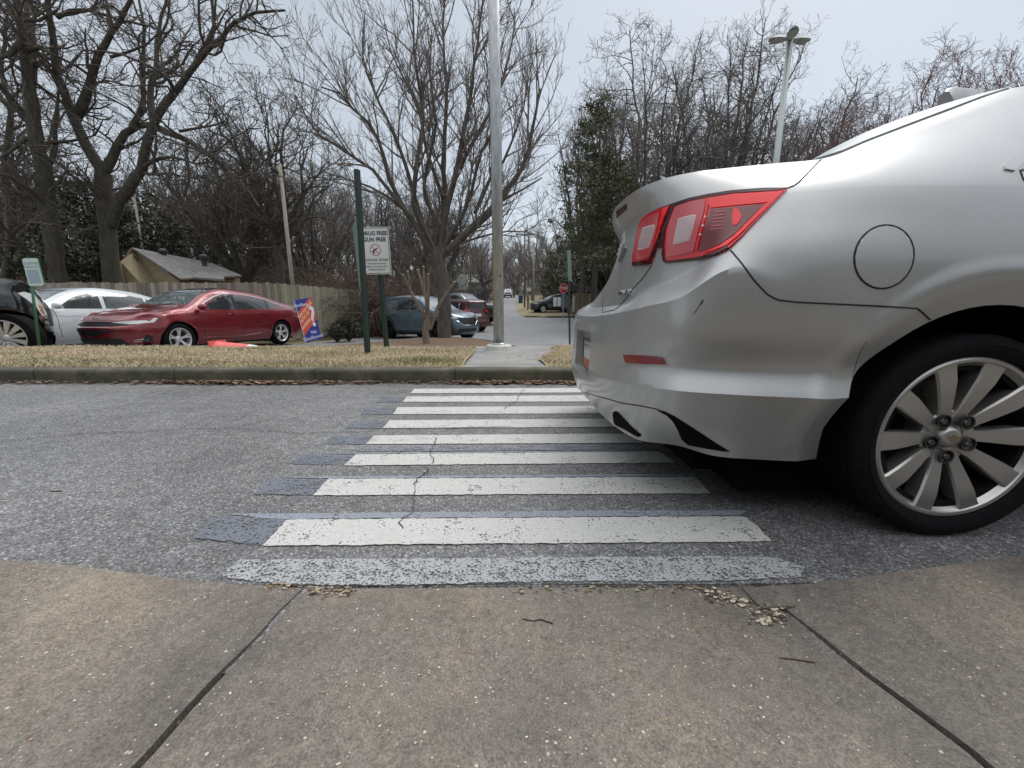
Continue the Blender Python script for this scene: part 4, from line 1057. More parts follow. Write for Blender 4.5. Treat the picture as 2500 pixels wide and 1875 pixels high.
# pollarded small tree in front of it
Y = 8.6
c29 = lambda pts: [(700 + x / 2.95, 500 + y / 2.95) for x, y in pts]
b = at_y(1040, 838, Y); PR_ST = dict(levels=2, dens=[2.5, 3.5], len=[.35, .15], rad=[.006, .004], seg=[4, 3], tip=.002, up=.5, gnarl=.2)
m_crape = noisy('smooth_tan_bark', (.11, .085, .065), (.27, .22, .165), 9, .8, (1, 1, .2), .4, .01)
limbs = [
    ([Vector((b.x + .02, Y, -.08)), at_y(1040, 815, Y), at_y(1046, 780, Y), at_y(1047, 765, Y)], .085, .07, .8),
    px_limb(c29([(990,980),(1000,900),(1000,800),(960,740),(900,640),(860,570),(835,505)]), Y, 8.4, .05, .028, .6),
    px_limb(c29([(1010,900),(1010,780),(1000,700),(985,620),(950,540),(945,470)]), Y, 8.8, .045, .026, .6),
    px_limb(c29([(1015,900),(1020,790),(1030,740),(1010,640),(1035,570),(1020,500)]), Y, 8.4, .045, .026, .6),
    px_limb(c29([(1030,900),(1040,800),(1070,760),(1120,700),(1180,640),(1205,560)]), Y, 8.8, .045, .026, .6),
    px_limb(c29([(1010,740),(985,660),(1000,560),(985,450)]), Y, 8.7, .03, .02, .5),
    px_limb(c29([(870,590),(880,540),(870,480)]), 8.4, 8.4, .022, .018, .6),
]
t = tree('pollarded_tree', (b.x, Y, -.1), limbs, PR_ST, 5, 'small tan pollarded tree with cut branch ends standing before the shade tree', m_crape, m_crape)
m_cut = mat('fresh_cut_wood', (.70, .55, .30), .8)
for x, y in ((835, 505), (1020, 500), (1205, 556), (985, 447), (945, 470), (870, 480)):
    p = at_y(700 + x / 2.95, 500 + y / 2.95 - 1, 8.5) - t.location
    MB().lathe([(0, .006), (.026, .004), (.028, -.01), (0, -.012)], 10, tuple(p)).build('cut_end', m_cut, t, True)

# other bare trees: a few grown masters, copied with their parts
def gen_tree(seed, h, spread, prm, mb_, mt, label, loc, name='bare_tree', group=None, lean=0.0, nl=9, r=.2, fork=.28):
    rng = random.Random(seed); limbs = []; x, y, z = loc
    top = Vector((x + lean, y, z + h * fork))
    limbs.append(([Vector((x, y, z - .3)), Vector((x + lean * .3 + rng.uniform(-.1, .1), y, z + h * fork * .5)), top], r, r * .8, .7))
    for i in range(nl):
        a = i * 2.399 + rng.uniform(-.4, .4); s = spread * rng.uniform(.35, 1.0); hh = h * rng.uniform(.82, 1.02) * (1 - .22 * (s / spread) ** 2)
        e = Vector((x + lean + math.cos(a) * s, y + math.sin(a) * s, z + hh))
        m1 = top.lerp(e, .35) + Vector((math.cos(a) * s * .12, math.sin(a) * s * .12, -.03 * h)); m2 = top.lerp(e, .7) + Vector((rng.uniform(-.3, .3), rng.uniform(-.3, .3), 0))
        limbs.append(([top - Vector((0, 0, rng.uniform(0, .1) * h)), m1, m2, e], r * rng.uniform(.5, .78), .02, .12))
    return tree(name, loc, limbs, prm, seed, label, mb_, mt, group)
PR_MID = dict(levels=4, dens=[1.7, 2.2, 2.5, 2.8], len=[3.0, 1.8, 1.1, .7], rad=[.06, .03, .017, .012], seg=[6, 5, 4, 3], tip=.008, wob=.07, step=.8, up=.22, gnarl=.27, ang=(28, 72))
PR_FAR = dict(levels=3, dens=[1.5, 2.0, 2.3], len=[2.6, 1.6, 1.0], rad=[.06, .035, .024], seg=[5, 4, 3], tip=.018, up=.35, gnarl=.2, ang=(25, 60))
def base(px, Y): return (at_y(px, 700, Y).x, Y, gz(at_y(px, 700, Y).x, Y))
def height_for(px, py, Y, z): return at_y(px, py, Y).z - z
def T(seed, px, Y, top, spread, prm, mb_, mt, label, **k):
    l = base(px, Y); return gen_tree(seed, height_for(px, top, Y, l[2]), spread, prm, mb_, mt, label, l, **k)
# behind the fence, between the oak and the planting bed
T(31, 690, 17, 205, 2.6, PR_MID, m_bark, m_twig, 'slender bare tree with a narrow upright top, left of the tall green sign post', r=.17, fork=.45)
T(32, 600, 21, 330, 3.6, PR_MID, m_bark, m_twig, 'dark bare tree behind the fence, right of the tan house roof', r=.2)
T(33, 760, 24, 400, 3.4, PR_MID, m_bark, m_twig2, 'lower bare tree behind the leaning wooden pole and the fence', r=.2)
T(34, 500, 26, 300, 4.2, PR_MID, m_bark, m_twig, 'bare tree rising directly behind the tan house', r=.25)
T(35, 30, 22, 120, 4.5, PR_MID, m_bark, m_twig, 'bare tree behind the leftmost oak near the far left roof', r=.25)
# right of the lamp pole, above and behind the silver car
T(41, 1575, 24, 60, 4.6, PR_MID, m_bark2, m_twig2, 'tall bare tree with twisting limbs, directly right of the dark pine', r=.26, fork=.2, nl=9)
t42 = T(42, 1740, 28, 20, 5.2, PR_MID, m_bark2, m_twig2, 'tallest bare tree above the silver trunk lid, left of the street lamp', r=.32, fork=.25, nl=9)
T(43, 1930, 30, 150, 5.0, PR_MID, m_bark2, m_twig2, 'bare tree behind and right of the twin-headed street lamp', r=.28)
T(44, 2130, 24, 190, 3.4, PR_MID, m_bark2, m_twig3, 'reddish bare tree above the silver rear window, left of its neighbour', r=.16, fork=.12, nl=10)
T(45, 2330, 22, 95, 3.2, PR_MID, m_bark2, m_twig3, 'reddish upright bare tree above the roof antenna of the silver sedan', r=.15, fork=.12, nl=10)
T(46, 1420, 34, 215, 5.0, PR_MID, m_bark2, m_twig2, 'bare tree behind the pine, its top just left of it', r=.28)
T(47, 1640, 42, 200, 6.5, PR_FAR, m_bark2, m_twig2, 'broad bare tree farther back between the two tall ones', r=.3)
T(48, 2000, 42, 250, 6.5, PR_FAR, m_bark2, m_twig2, 'broad distant bare tree behind the rear glass of the silver sedan', r=.3)
T(49, 1090, 34, 400, 4.5, PR_MID, m_bark2, m_twig2, 'bare tree behind the red crossover and the shade tree', r=.22)
T(50, 930, 30, 430, 4.2, PR_MID, m_bark2, m_twig2, 'bare tree behind the drug free sign', r=.22)
T(51, 1840, 25, 240, 3.6, PR_MID, m_bark2, m_twig2, 'bare tree rising behind the street lamp pole over the silver sedan', r=.2, fork=.2)
T(52, 2040, 21, 250, 3.0, PR_MID, m_bark2, m_twig3, 'reddish bare tree just above where the silver rear glass begins', r=.15, fork=.12, nl=10)
T(53, 1500, 33, 150, 4.6, PR_MID, m_bark2, m_twig2, 'bare tree directly behind the dark pine, its top above it', r=.26)
T(54, 1660, 26, 240, 3.8, PR_MID, m_bark2, m_twig2, 'lower bare tree between the two tall twisting ones above the trunk lid', r=.2)
# along the far street
grp = 'hazy bare trees along the far street'; lab = 'pale bare tree among those lining the far climbing street'
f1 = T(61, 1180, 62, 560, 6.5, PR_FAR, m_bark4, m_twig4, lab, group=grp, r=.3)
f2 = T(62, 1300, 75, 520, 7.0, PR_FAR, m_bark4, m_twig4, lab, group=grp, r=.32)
k = 0
for px, Y, s in ((1135, 85, 1.0), (1215, 110, 1.15), (1265, 130, 1.2), (1330, 60, .9), (1160, 140, 1.3), (1240, 175, 1.5), (1290, 105, 1.1), (1100, 70, 1.0), (1195, 88, .9), (1350, 88, 1.0), (1385, 66, 1.0), (1220, 150, 1.3), (1060, 60, .9), (1255, 92, .8), (1150, 110, 1.1), (1310, 140, 1.3)):
    copy_thing(f1 if k % 2 else f2, base(px, Y), k * 1.3, None, (s, s, s)); k += 1
grp = 'bare trees in the wood behind the gardens'; lab = 'bare tree in the dense wood behind the fence and gardens'
g1 = T(71, 420, 36, 380, 5, PR_FAR, m_bark, m_twig, lab, group=grp, r=.28)
g2 = T(72, 850, 40, 430, 5, PR_FAR, m_bark2, m_twig2, lab, group=grp, r=.25)
k = 0
for px, Y, s in ((-60, 30, .9), (120, 34, 1.0), (230, 40, 1.1), (330, 30, .85), (560, 34, .95), (660, 38, .95), (720, 31, .75), (800, 34, .8), (980, 44, 1.0), (1020, 36, .8), (900, 50, 1.1), (1040, 52, 1.0), (480, 46, 1.2), (610, 52, 1.2), (40, 44, 1.2), (780, 54, 1.2)):
    copy_thing(g1 if k % 3 else g2, base(px, Y), k * 1.7, None, (s, s, s)); k += 1
grp = 'bare trees in the wood on the right'; lab = 'bare tree in the wood seen over the silver sedan'
k = 0
for px, Y, s in ((1500, 46, 1.0), (1580, 36, .8), (1690, 36, .8), (1800, 44, 1.1), (1860, 36, .9), (1960, 34, .8), (2060, 36, .9), (2180, 34, .9), (2260, 40, 1.0), (2400, 32, .9), (2480, 40, 1.1), (1760, 54, 1.2), (1900, 54, 1.2), (2100, 50, 1.1), (1540, 56, 1.2), (2300, 30, .8)):
    c = copy_thing(g2 if k % 3 else g1, base(px, Y), k * 2.1, lab, (s, s, s)); c['group'] = grp; k += 1

# leafy evergreens built from many small leaf clumps
def leaf_mat(name, a, b):
    m = mat(name, a, .7); c = coords(m); n = noise(m, c, 1.1, 3); n2 = noise(m, c, 14, 2)
    L(m, mix(m, 1.0, ramp(m, n, [(.35, a), (.65, b)]), ramp(m, n2, [(.3, g3(.55)), (.7, g3(1.5))]), 'MULTIPLY'), bsdf(m).inputs['Base Color']); return m
m_leafd = leaf_mat('dark_evergreen_leaves', (.030, .034, .020), (.062, .064, .038))
m_leafp = leaf_mat('pine_needles', (.045, .055, .024), (.11, .115, .05))
m_leafg = leaf_mat('green_leaves', (.026, .048, .012), (.07, .11, .028))
def leaf_cloud(name, blobs, n, size, mt, parent, seed, org, squash=1.0, leaf_dir=None):
    """blobs (x,y,z,rx,ry,rz); n leaves in total shared between clumps"""
    rng = np.random.default_rng(seed); B = np.array(blobs, float); wts = B[:, 3] * B[:, 4] * B[:, 5]; wts = wts ** .8; wts /= wts.sum()
    nc = max(8, n // 40); ci = rng.choice(len(B), nc, p=wts); d = rng.normal(size=(nc, 3)); d /= np.linalg.norm(d, axis=1, keepdims=True)
    rad = rng.random(nc) ** .45; cc = B[ci, :3] + d * rad[:, None] * B[ci, 3:]
    cs = size * rng.uniform(2.2, 6.0, nc)
    li = rng.integers(0, nc, n); q = rng.normal(size=(n, 3)) * np.array([1, 1, .6]); P = cc[li] + q * cs[li][:, None] * .55
    U = rng.normal(size=(n, 3)); U /= np.linalg.norm(U, axis=1, keepdims=True); W = np.cross(U, rng.normal(size=(n, 3))); W /= np.linalg.norm(W, axis=1, keepdims=True)
    s = size * rng.uniform(.6, 1.3, n)[:, None]
    V = np.stack([P - U * s, P + W * s * .45 * squash, P + U * s, P - W * s * .45 * squash], 1).reshape(-1, 3) - np.array(org)
    tw = Twigs(); tw.V = [V]; tw.F = [np.arange(n * 4).reshape(-1, 4)]; return tw.build(name, mt, parent)
def evergreen(name, px, Y, top, width, label, seed, n=14000, size=.10, mt=None, bottom=.12, shape='cone'):
    l = base(px, Y); h = height_for(px, top, Y, l[2]); root = thing(name, l, label, 'tree'); rng = random.Random(seed); bl = []
    for i in range(26):
        t = i / 25; z = l[2] + h * (bottom + (1 - bottom) * t * .95); wd = width * ((1 - t) ** .7 if shape == 'cone' else math.sin(math.pi * min(1, .12 + t * .86)) ** .6) + .25
        for k in range(3):
            a = rng.uniform(0, 6.28); o = wd * rng.uniform(.2, .75); bl.append((l[0] + math.cos(a) * o, l[1] + math.sin(a) * o, z, wd * .42, wd * .42, h * .06))
    leaf_cloud('crown', bl, n, size, mt or m_leafd, root, seed, l)
    MB().tube([(0, 0, -.3), (.05, 0, h * .5), (0, 0, h * .92)], [.2, .12, .03], 8).build('trunk', m_bark, root, True)
    return root
evergreen('evergreen_tree', 250, 19, 430, 2.5, 'dark evergreen behind the base of the big forked oak', 101, 10500, .10, shape='round')
evergreen('evergreen_tree', 385, 21, 470, 2.4, 'dark evergreen behind the tan house, with a leaning pale pole before it', 102, 9000, .10, shape='round')
evergreen('evergreen_tree', 165, 24, 520, 2.4, 'dark evergreen left of the big forked oak, behind the accessible-parking sign', 103, 7000, .10, shape='round')
evergreen('pine_tree', 1450, 22, 190, 3.3, 'tall olive-green pine just left of the silver sedan', 104, 15000, .085, m_leafp, .30)
evergreen('evergreen_tree', 1425, 37, 500, 3.0, 'dark evergreen below the pine, behind the stop sign', 105, 14000, .11, bottom=.0, shape='round')
evergreen('evergreen_tree', 1358, 44, 600, 2.4, 'bright green bushy evergreen beside the parked dark car on the far street', 106, 9000, .11, m_leafg, 0.0, shape='round')
evergreen('evergreen_tree', 1490, 36, 540, 3.0, 'dark evergreen half hidden behind the silver trunk lid', 107, 11000, .11, bottom=.0, shape='round')
def shrub(px, py, Y, rx, rz, label, seed, n=3500, mt=None):
    p = at_y(px, py, Y); root = thing('shrub', (p.x, Y, gz(p.x, Y)), label, 'shrub')
    leaf_cloud('foliage', [(p.x, Y, p.z, rx * .7, rx * .7, rz * .75), (p.x - rx * .3, Y, p.z - rz * .1, rx * .6, rx * .6, rz * .6), (p.x + rx * .35, Y, p.z - rz * .15, rx * .55, rx * .6, rz * .6)], n, .035, mt or m_leafd, root, seed, root.location)
    tw = Twigs(); rng = np.random.default_rng(seed)
    for _ in range(60):
        e = rng.normal(size=3) * np.array([rx, rx, rz]) * .45; e[2] = abs(e[2]) + p.z - root.location.z - rz * .2; tw.tube(np.array([[0, 0, -.05], e * .5, e]), [.012, .008, .004], 3)
    tw.build('stems', m_bark, root)
shrub(848, 795, 13.2, .50, .42, 'large round dark shrub against the fence, right of the blue and orange sign', 1, 6000)
shrub(822, 808, 12.6, .28, .22, 'small round dark shrub in front of the larger one by the fence', 2, 2500)
shrub(952, 790, 17.5, .45, .55, 'dark shrub at the rear bumper of the blue crossover', 3, 3500)
shrub(1182, 712, 38, 1.6, .9, 'rounded dark shrub behind the parked dark pickup', 4, 4000)

# brush thicket and undergrowth: a tangle nobody could count
def thicket(name, label, n, box, h, seed, mt, r=.012, gnarl=.22):
    rng = np.random.default_rng(seed); tw = Twigs()
    for _ in range(n):
        px = rng.uniform(box[0], box[1]); Y = rng.uniform(box[2], box[3]); x = (px - CX) / FPX * Y; z = gz(x, Y) - .1
        hh = rng.uniform(*h); d = np.array([rng.normal(0, .25), rng.normal(0, .25), 1.0]); p = np.array([x, Y, z]); P = [p]; m = 6
        for k in range(m):
            d = d + rng.normal(0, gnarl, 3) + np.array([0, 0, -.05 * k]); d /= np.linalg.norm(d); P.append(P[-1] + d * hh / m)
        P = np.array(P); tw.tube(P, np.linspace(r * 1.8, r * .6, m + 1), 3)
        for j in range(5):
            i = int(rng.integers(1, m)); e = d + rng.normal(0, .8, 3); e /= np.linalg.norm(e); q = P[i] + e * hh * .16 + rng.normal(0, .05, 3)
            tw.tube(np.array([P[i], q, q + (e + rng.normal(0, .5, 3)) * hh * .12]), [r, r * .7, r * .4], 3)
    return tag(tw.build(name, mt), label, 'brush', kind='stuff')
m_brush = mat('brown_brush', (.115, .080, .062), .95); m_brush2 = mat('grey_brush', (.105, .093, .075), .95)
thicket('brush', 'tangled brown vines and saplings behind the fence by the drug free sign', 900, (800, 950, 16.5, 22), (2.2, 4.6), 1, m_brush, .012, .35)
thicket('undergrowth', 'dense bare undergrowth along the wood behind the gardens', 2000, (-150, 1120, 24, 44), (3, 7.0), 2, m_brush2, .018)
thicket('undergrowth', 'dense bare undergrowth behind the silver sedan', 800, (1380, 2600, 30, 48), (3, 8), 3, m_brush2, .024)
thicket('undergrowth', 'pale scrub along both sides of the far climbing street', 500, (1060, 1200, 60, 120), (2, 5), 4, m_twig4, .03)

# ================================================================ fences, houses, poles and signs
def wood(name, a, b, c=None): return noisy(name, a, b, 3.0, .9, (14, 14, .6), .5, .01, c2=c)
m_fence = wood('weathered_fence_boards', (.15, .125, .10), (.30, .255, .21), (.22, .19, .15))
m_fence2 = wood('mossy_fence_boards', (.15, .145, .10), (.29, .265, .20), (.20, .19, .13))
def tone(m, k):
    t = m.copy(); t.name = m.name + '_tone'; nt_ = t.node_tree; r = [n for n in nt_.nodes if n.type == 'VALTORGB'][0]
    for e_ in r.color_ramp.elements: e_.color = (e_.color[0] * k, e_.color[1] * k, e_.color[2] * k, 1)
    return t
def fence(name, label, a, b, zb0, zb1, h0, h1, m_, seed, bw=.14):
    rng = random.Random(seed); A, B_ = Vector((*a, 0)), Vector((*b, 0)); t = (B_ - A).normalized(); n = Vector((-t.y, t.x, 0)); Lg = (B_ - A).length
    root = thing(name, (a[0], a[1], zb0), label, 'fence'); mb = MB(); k = int(Lg / bw); o = Vector((a[0], a[1], zb0))
    for i in range(k):
        s = (i + .5) / k; p = A.lerp(B_, s); z = zb0 + (zb1 - zb0) * s; h = h0 + (h1 - h0) * s + rng.uniform(-.025, .02); y = rng.uniform(-.006, .006)
        w_ = bw * .5 - .004; q = [p - t * w_ + n * y, p + t * w_ + n * (y + rng.uniform(-.006, .006))]
        vs = []
        for qq in q:
            for dn in (0, .018):
                for zz in (z + .02, z + h - .035): vs.append(qq + n * dn + Vector((0, 0, zz)) - o)
        top = [p - t * w_ * .55 + n * y + Vector((0, 0, z + h)) - o, p + t * w_ * .55 + n * y + Vector((0, 0, z + h)) - o, p - t * w_ * .55 + n * (y + .018) + Vector((0, 0, z + h)) - o, p + t * w_ * .55 + n * (y + .018) + Vector((0, 0, z + h)) - o]
        vs += top
        mb.cur = rng.choice((0, 0, 1, 2))
        mb.add(vs, [(0, 4, 5, 9, 8, 1), (2, 3, 10, 11, 7, 6), (0, 1, 3, 2), (4, 6, 7, 5), (1, 8, 10, 3), (5, 7, 11, 9), (8, 9, 11, 10)])
    mb.build('boards', [m_, tone(m_, .68), tone(m_, 1.25)], root)
    rl = MB()
    for hz in (.35, 1.4): rl.tube([A + n * .05 + Vector((0, 0, zb0 + hz)) - o, B_ + n * .05 + Vector((0, 0, zb1 + hz)) - o], .04, 4)
    rl.build('rails', m_, root)
    return root
cA = at_y(651, 700, 12.3); cB = at_y(958, 700, 20.5)
fence('wooden_fence', 'long grey board fence behind the white and red sedans', (-32, 12.3), (cA.x, 12.3), -.22, -.25, 1.84, 1.86, m_fence, 1)
fence('wooden_fence', 'mossy board fence receding past the shrubs toward the blue crossover', (cA.x, 12.3), (cB.x, 20.5), -.25, -.12, 1.86, 1.84, m_fence2, 2)
fence('wooden_fence', 'brown board fence farther back behind the blue crossover', (cB.x, 20.6), (at_y(1065, 700, 29).x, 29), -.10, .2, 1.75, 1.75, wood('brown_fence_boards', (.09, .07, .05), (.17, .135, .10)), 3)
fence('wooden_fence', 'tan board fence behind the stop sign, partly hidden by the silver sedan', (at_y(1397, 700, 33).x, 33), (at_y(1700, 700, 30).x, 30), .58, .4, 1.75, 1.8, wood('tan_fence_boards', (.14, .12, .07), (.24, .21, .13)), 4)

m_roof = noisy('grey_shingles', (.16, .155, .15), (.30, .29, .285), 5, .9, (1, 1, 3), .4, .01)
m_tan = noisy('tan_siding', (.29, .24, .15), (.41, .34, .22), 2.5, .85, (1, 1, 6), .3, .01)
m_trim = mat('roof_trim_brown', (.10, .06, .035), .8)
def house():
    Y = 17.0
    P = lambda x, y, d=0: at_y(x, y, Y + d)
    # gable end faces left-front, the ridge runs away to the right
    rp0 = P(322, 604); g = thing('house', (rp0.x, Y, 0), 'tan house with a grey shingled roof seen over the fence', 'house'); o = g.location.copy()
    rid1 = P(515, 641, 3.0); eave_f0 = P(440, 680, -.6); ev1 = P(590, 672, 2.2); gl = P(285, 640, -1.0)
    back = lambda p: p + Vector((0, 4.0, 0))
    t = .10
    mb = MB()
    # front slope and back slope
    q = [rp0, rid1, ev1, eave_f0]; mb.prism([p - o for p in q], None, (0, 0, -t))
    bk = [Vector((rp0.x - 2.2, rp0.y + 3.4, rp0.z - 1.0)), Vector((rid1.x - 2.2, rid1.y + 3.4, rid1.z - 1.0))]
    mb.prism([p - o for p in (rp0, bk[0], bk[1], rid1)], None, (0, 0, -t)); mb.build('roof', m_roof, g)
    ln = MB(); ln.tube([rp0 - o + Vector((0, -.03, -.06)), P(372, 632) - o + Vector((0, -.03, -.04)), eave_f0 - o + Vector((0, -.03, -.06))], .05, 6); ln.tube([eave_f0 - o - Vector((0, .02, .08)), ev1 - o - Vector((0, .02, .08))], .045, 6)
    ln.tube([rp0 - o + Vector((0, -.02, -.06)), gl - o + Vector((-.2, .3, -.1))], .05, 6); ln.build('roof_trim', m_trim, g, True)
    gw = MB(); base_ = lambda p: Vector((p.x, p.y, -.3))
    g0, g1 = gl + Vector((0, .1, 0)), eave_f0 + Vector((-.15, .12, -.05)); top = rp0 + Vector((0, .1, -.1))
    w0 = [base_(g0), base_(g1), g1, top, g0]; gw.prism([p - o for p in w0], None, (0, .1, 0)); gw.build('gable_wall', m_tan, g)
    e1 = ev1 + Vector((-.35, .25, -.08)); sw = MB(); w1 = [base_(g1 + Vector((.02, .1, 0))), base_(e1), e1, g1 + Vector((.02, .1, 0))]; sw.prism([p - o for p in w1], None, (0, .1, 0)); sw.build('side_wall', m_tan, g)
    lo = MB(); a = P(485, 660, .2); q = [a, P(545, 674, .6), P(548, 682, -.2), P(470, 676, -.5)]; lo.prism([p - o for p in q], None, (0, 0, -.08)); lo.build('porch_roof', m_roof, g)
    for px_, py_ in ((400, 622), (498, 636)):
        c = P(px_, py_, 1.0) - o; v = MB(); v.lathe([(.10, -.25), (.10, .10), (.16, .10), (.17, .18), (.10, .26), (0, .28)], 14, tuple(c)); v.build('roof_vent', mat('vent_metal', (.10, .10, .11), .5, .4), g, True)
    v = MB(); v.box(P(328, 634, -.12) - o, (.28, .06, .3)); v.build('gable_vent', mat('vent_brown', (.15, .10, .06), .8), g)
house()
def house2():
    Y = 24.0; p = at_y(28, 650, Y); g = thing('house', (p.x, Y, 0), 'brick house with a low grey roof at the far left edge, behind the fence', 'house')
    a = at_y(-140, 664, Y).x - p.x; b = at_y(75, 664, Y).x - p.x; ze = at_y(0, 666, Y).z; zr = at_y(0, 612, Y + 3).z
    MB().box(((a + b) / 2, 3, ze / 2 - .3), (b - a, 6, ze + .6)).build('wall', noisy('brown_brick', (.14, .08, .055), (.26, .16, .11), 9, .9, (1, 1, 3), .3, .01), g)
    mb = MB(); mb.prism([(a - .4, -.5, ze), (b + .4, -.5, ze), (b - .8, 3, zr), (a + .8, 3, zr)], None, (0, 0, .1)); mb.prism([(a - .4, 6.5, ze), (b + .4, 6.5, ze), (b - .8, 3, zr), (a + .8, 3, zr)], None, (0, 0, .1)); mb.prism([(b + .4, -.5, ze), (b + .4, 6.5, ze), (b - .8, 3, zr)], None, (0, 0, .1)); mb.build('roof', m_roof, g)
    MB().box(((a + b) / 2, -.5, ze - .02), (b - a + .8, .06, .14)).build('gutter', mat('cream_gutter', (.55, .50, .38), .6), g)
house2()
def far_house(px, py0, py1, w_, Y, label, mw, dx=0):
    p = at_y(px, py1, Y); z = gz(p.x, Y); g = thing('house', (p.x, Y, z), label, 'house'); h = max(1.5, at_y(px, py1, Y).z - z); r = at_y(px, py0, Y).z - z
    MB().box((0, 2.5, h / 2 - .2), (w_, 5, h + .4)).build('wall', mw, g)
    mb = MB(); mb.prism([(-w_ / 2 - .3, -.4, h - .05), (w_ / 2 + .3, -.4, h - .05), (w_ / 2 - .5, 2.5, r), (-w_ / 2 + .5, 2.5, r)], None, (0, 0, .12)); mb.prism([(-w_ / 2 - .3, 5.4, h - .05), (w_ / 2 + .3, 5.4, h - .05), (w_ / 2 - .5, 2.5, r), (-w_ / 2 + .5, 2.5, r)], None, (0, 0, .12)); mb.build('roof', m_roof, g)
    MB().box((0, -.02, h * .5), (w_ * .16, .06, h * .45)).build('window', mat('far_window', (.05, .055, .06), .2), g)
far_house(625, 600, 625, 4.5, 40, 'pale yellow house glimpsed between bare trunks right of the tan house', m_tan)
far_house(1140, 668, 690, 6.0, 70, 'small grey-roofed house beside the far street, left of the lamp pole', mat('far_siding', (.30, .29, .27), .8))
far_house(1440, 655, 700, 7, 46, 'pale house glimpsed through the evergreens above the tan fence', mat('far_siding_white', (.45, .45, .43), .8))

# galvanised pole on the path
m_galv = noisy('galvanised_steel', (.30, .31, .31), (.52, .53, .53), 9, .42, (3, 3, .7), .1, .003, metal=.75)
Yp = 5.75
p0 = at_y(1218, 845, Yp); top = at_y(1210, 0, Yp)
pole = thing('galvanised_pole', (p0.x, Yp, .128), 'thick galvanised steel pole on a pale round footing at the end of the path', 'pole')
MB().tube([(0, 0, .02), (-.02, 0, 3.0), (-.10, 0, 8.5)], [.080, .077, .062], 24).build('shaft', m_galv, pole, True)
MB().lathe([(0, .075), (.17, .075), (.195, .055), (.215, -.05)], 28, (0, 0, 0)).build('footing', concrete('pale_footing', (.48, .49, .44), (.62, .62, .56), False), pole, True, angle=40)
MB().lathe([(.080, .06), (.10, .06), (.10, .085), (.082, .10)], 24, (0, 0, 0)).build('base_collar', m_galv, pole, True, angle=40)
hp = at_y(1222, 676, Yp); MB().box((hp.x - p0.x, -.078, hp.z - .128), (.02, .012, .02)).build('bolt', m_black, pole)

# street lamp with twin heads, right
Yl = 13.0
a = at_y(1930, 92, Yl); z0 = -.3
lamp = thing('street_lamp', (a.x, Yl, z0), 'tall grey lamp post with three flat heads, rising behind the silver sedan', 'street lamp')
m_lg = mat('lamp_grey_paint', (.42, .45, .44), .45, .3)
hh = a.z - z0
MB().tube([(0, 0, 0), (0, 0, hh - .1)], [.115, .075], 12).build('pole', m_lg, lamp, True)
m_lens = mat('lamp_lens', (.35, .35, .33), .3)
for dx, dy, nm in ((-.42, 0, 0), (.52, .05, 1), (-.25, -.5, 2)):
    l_ = math.hypot(dx, dy); ux, uy = dx / l_, dy / l_; px_, py_ = -uy, ux; prof = [(.06, .05, .04), (.22, .13, .07), (.42, .15, .07), (.58, .10, .04), (.63, .04, .02)]
    vs = []; 
    for s, hw, ht in prof:
        c = Vector((ux * s, uy * s, hh - .06 + .03 * (nm != 2)))
        for u_, w_ in ((-1, -.5), (-.6, .8), (0, 1), (.6, .8), (1, -.5)): vs.append(c + Vector((px_ * hw * u_, py_ * hw * u_, ht * w_)))
    fs = [(i * 5 + j, i * 5 + (j + 1) % 5, (i + 1) * 5 + (j + 1) % 5, (i + 1) * 5 + j) for i in range(len(prof) - 1) for j in range(5)] + [tuple(range(5)), tuple(range(20, 25))]
    hd = MB().add(vs, fs).build('lamp_head', m_lg, lamp, True, angle=40)
    MB().box((ux * .42, uy * .42, hh - .115 + .03 * (nm != 2)), (.26, .26, .012), Matrix.Rotation(math.atan2(uy, ux), 3, 'Z')).build('lens', m_lens, hd)
MB().lathe([(0, .10), (.07, .08), (.085, 0), (.075, -.1)], 12, (0, 0, hh)).build('pole_cap', m_lg, lamp, True)

# sign posts
m_post = mat('green_post_paint', (.028, .05, .04), .5, .2)
m_signback = mat('sign_back_green', (.20, .27, .23), .5, .4)
m_signw = noisy('sign_white', (.66, .66, .66), (.78, .78, .78), 4, .4, bs=0)
m_ink = mat('sign_ink', (.03, .035, .05), .5); m_inkg = mat('sign_ink_grey', (.16, .19, .19), .5); m_signred = mat('sign_red', (.45, .03, .05), .5)
def channel_post(name, h, root, lean=(0, 0)):
    """U-channel post, open side away from the viewer"""
    pr = [(-.038, .03), (-.03, .03), (-.02, .0), (.02, .0), (.03, .03), (.038, .03), (.038, .026), (.033, .026), (.023, -.006), (-.023, -.006), (-.033, .026), (-.038, .026)]
    n = len(pr); vs = [(x, y, -.3) for x, y in pr] + [(x + lean[0], y + lean[1], h) for x, y in pr]
    mb = MB().add(vs, [(i, (i + 1) % n, n + (i + 1) % n, n + i) for i in range(n)] + [tuple(range(n, 2 * n))]); return mb.build(name, m_post, root)
def rrect_poly(w_, h, r, n=5):
    out = []
    for sx_, sy, a0 in ((1, 1, 0), (-1, 1, 90), (-1, -1, 180), (1, -1, 270)):
        for k in range(n): a = math.radians(a0 + k * 90 / (n - 1)); out.append((sx_ * (w_ / 2 - r) + r * math.cos(a), sy * (h / 2 - r) + r * math.sin(a)))
    return out
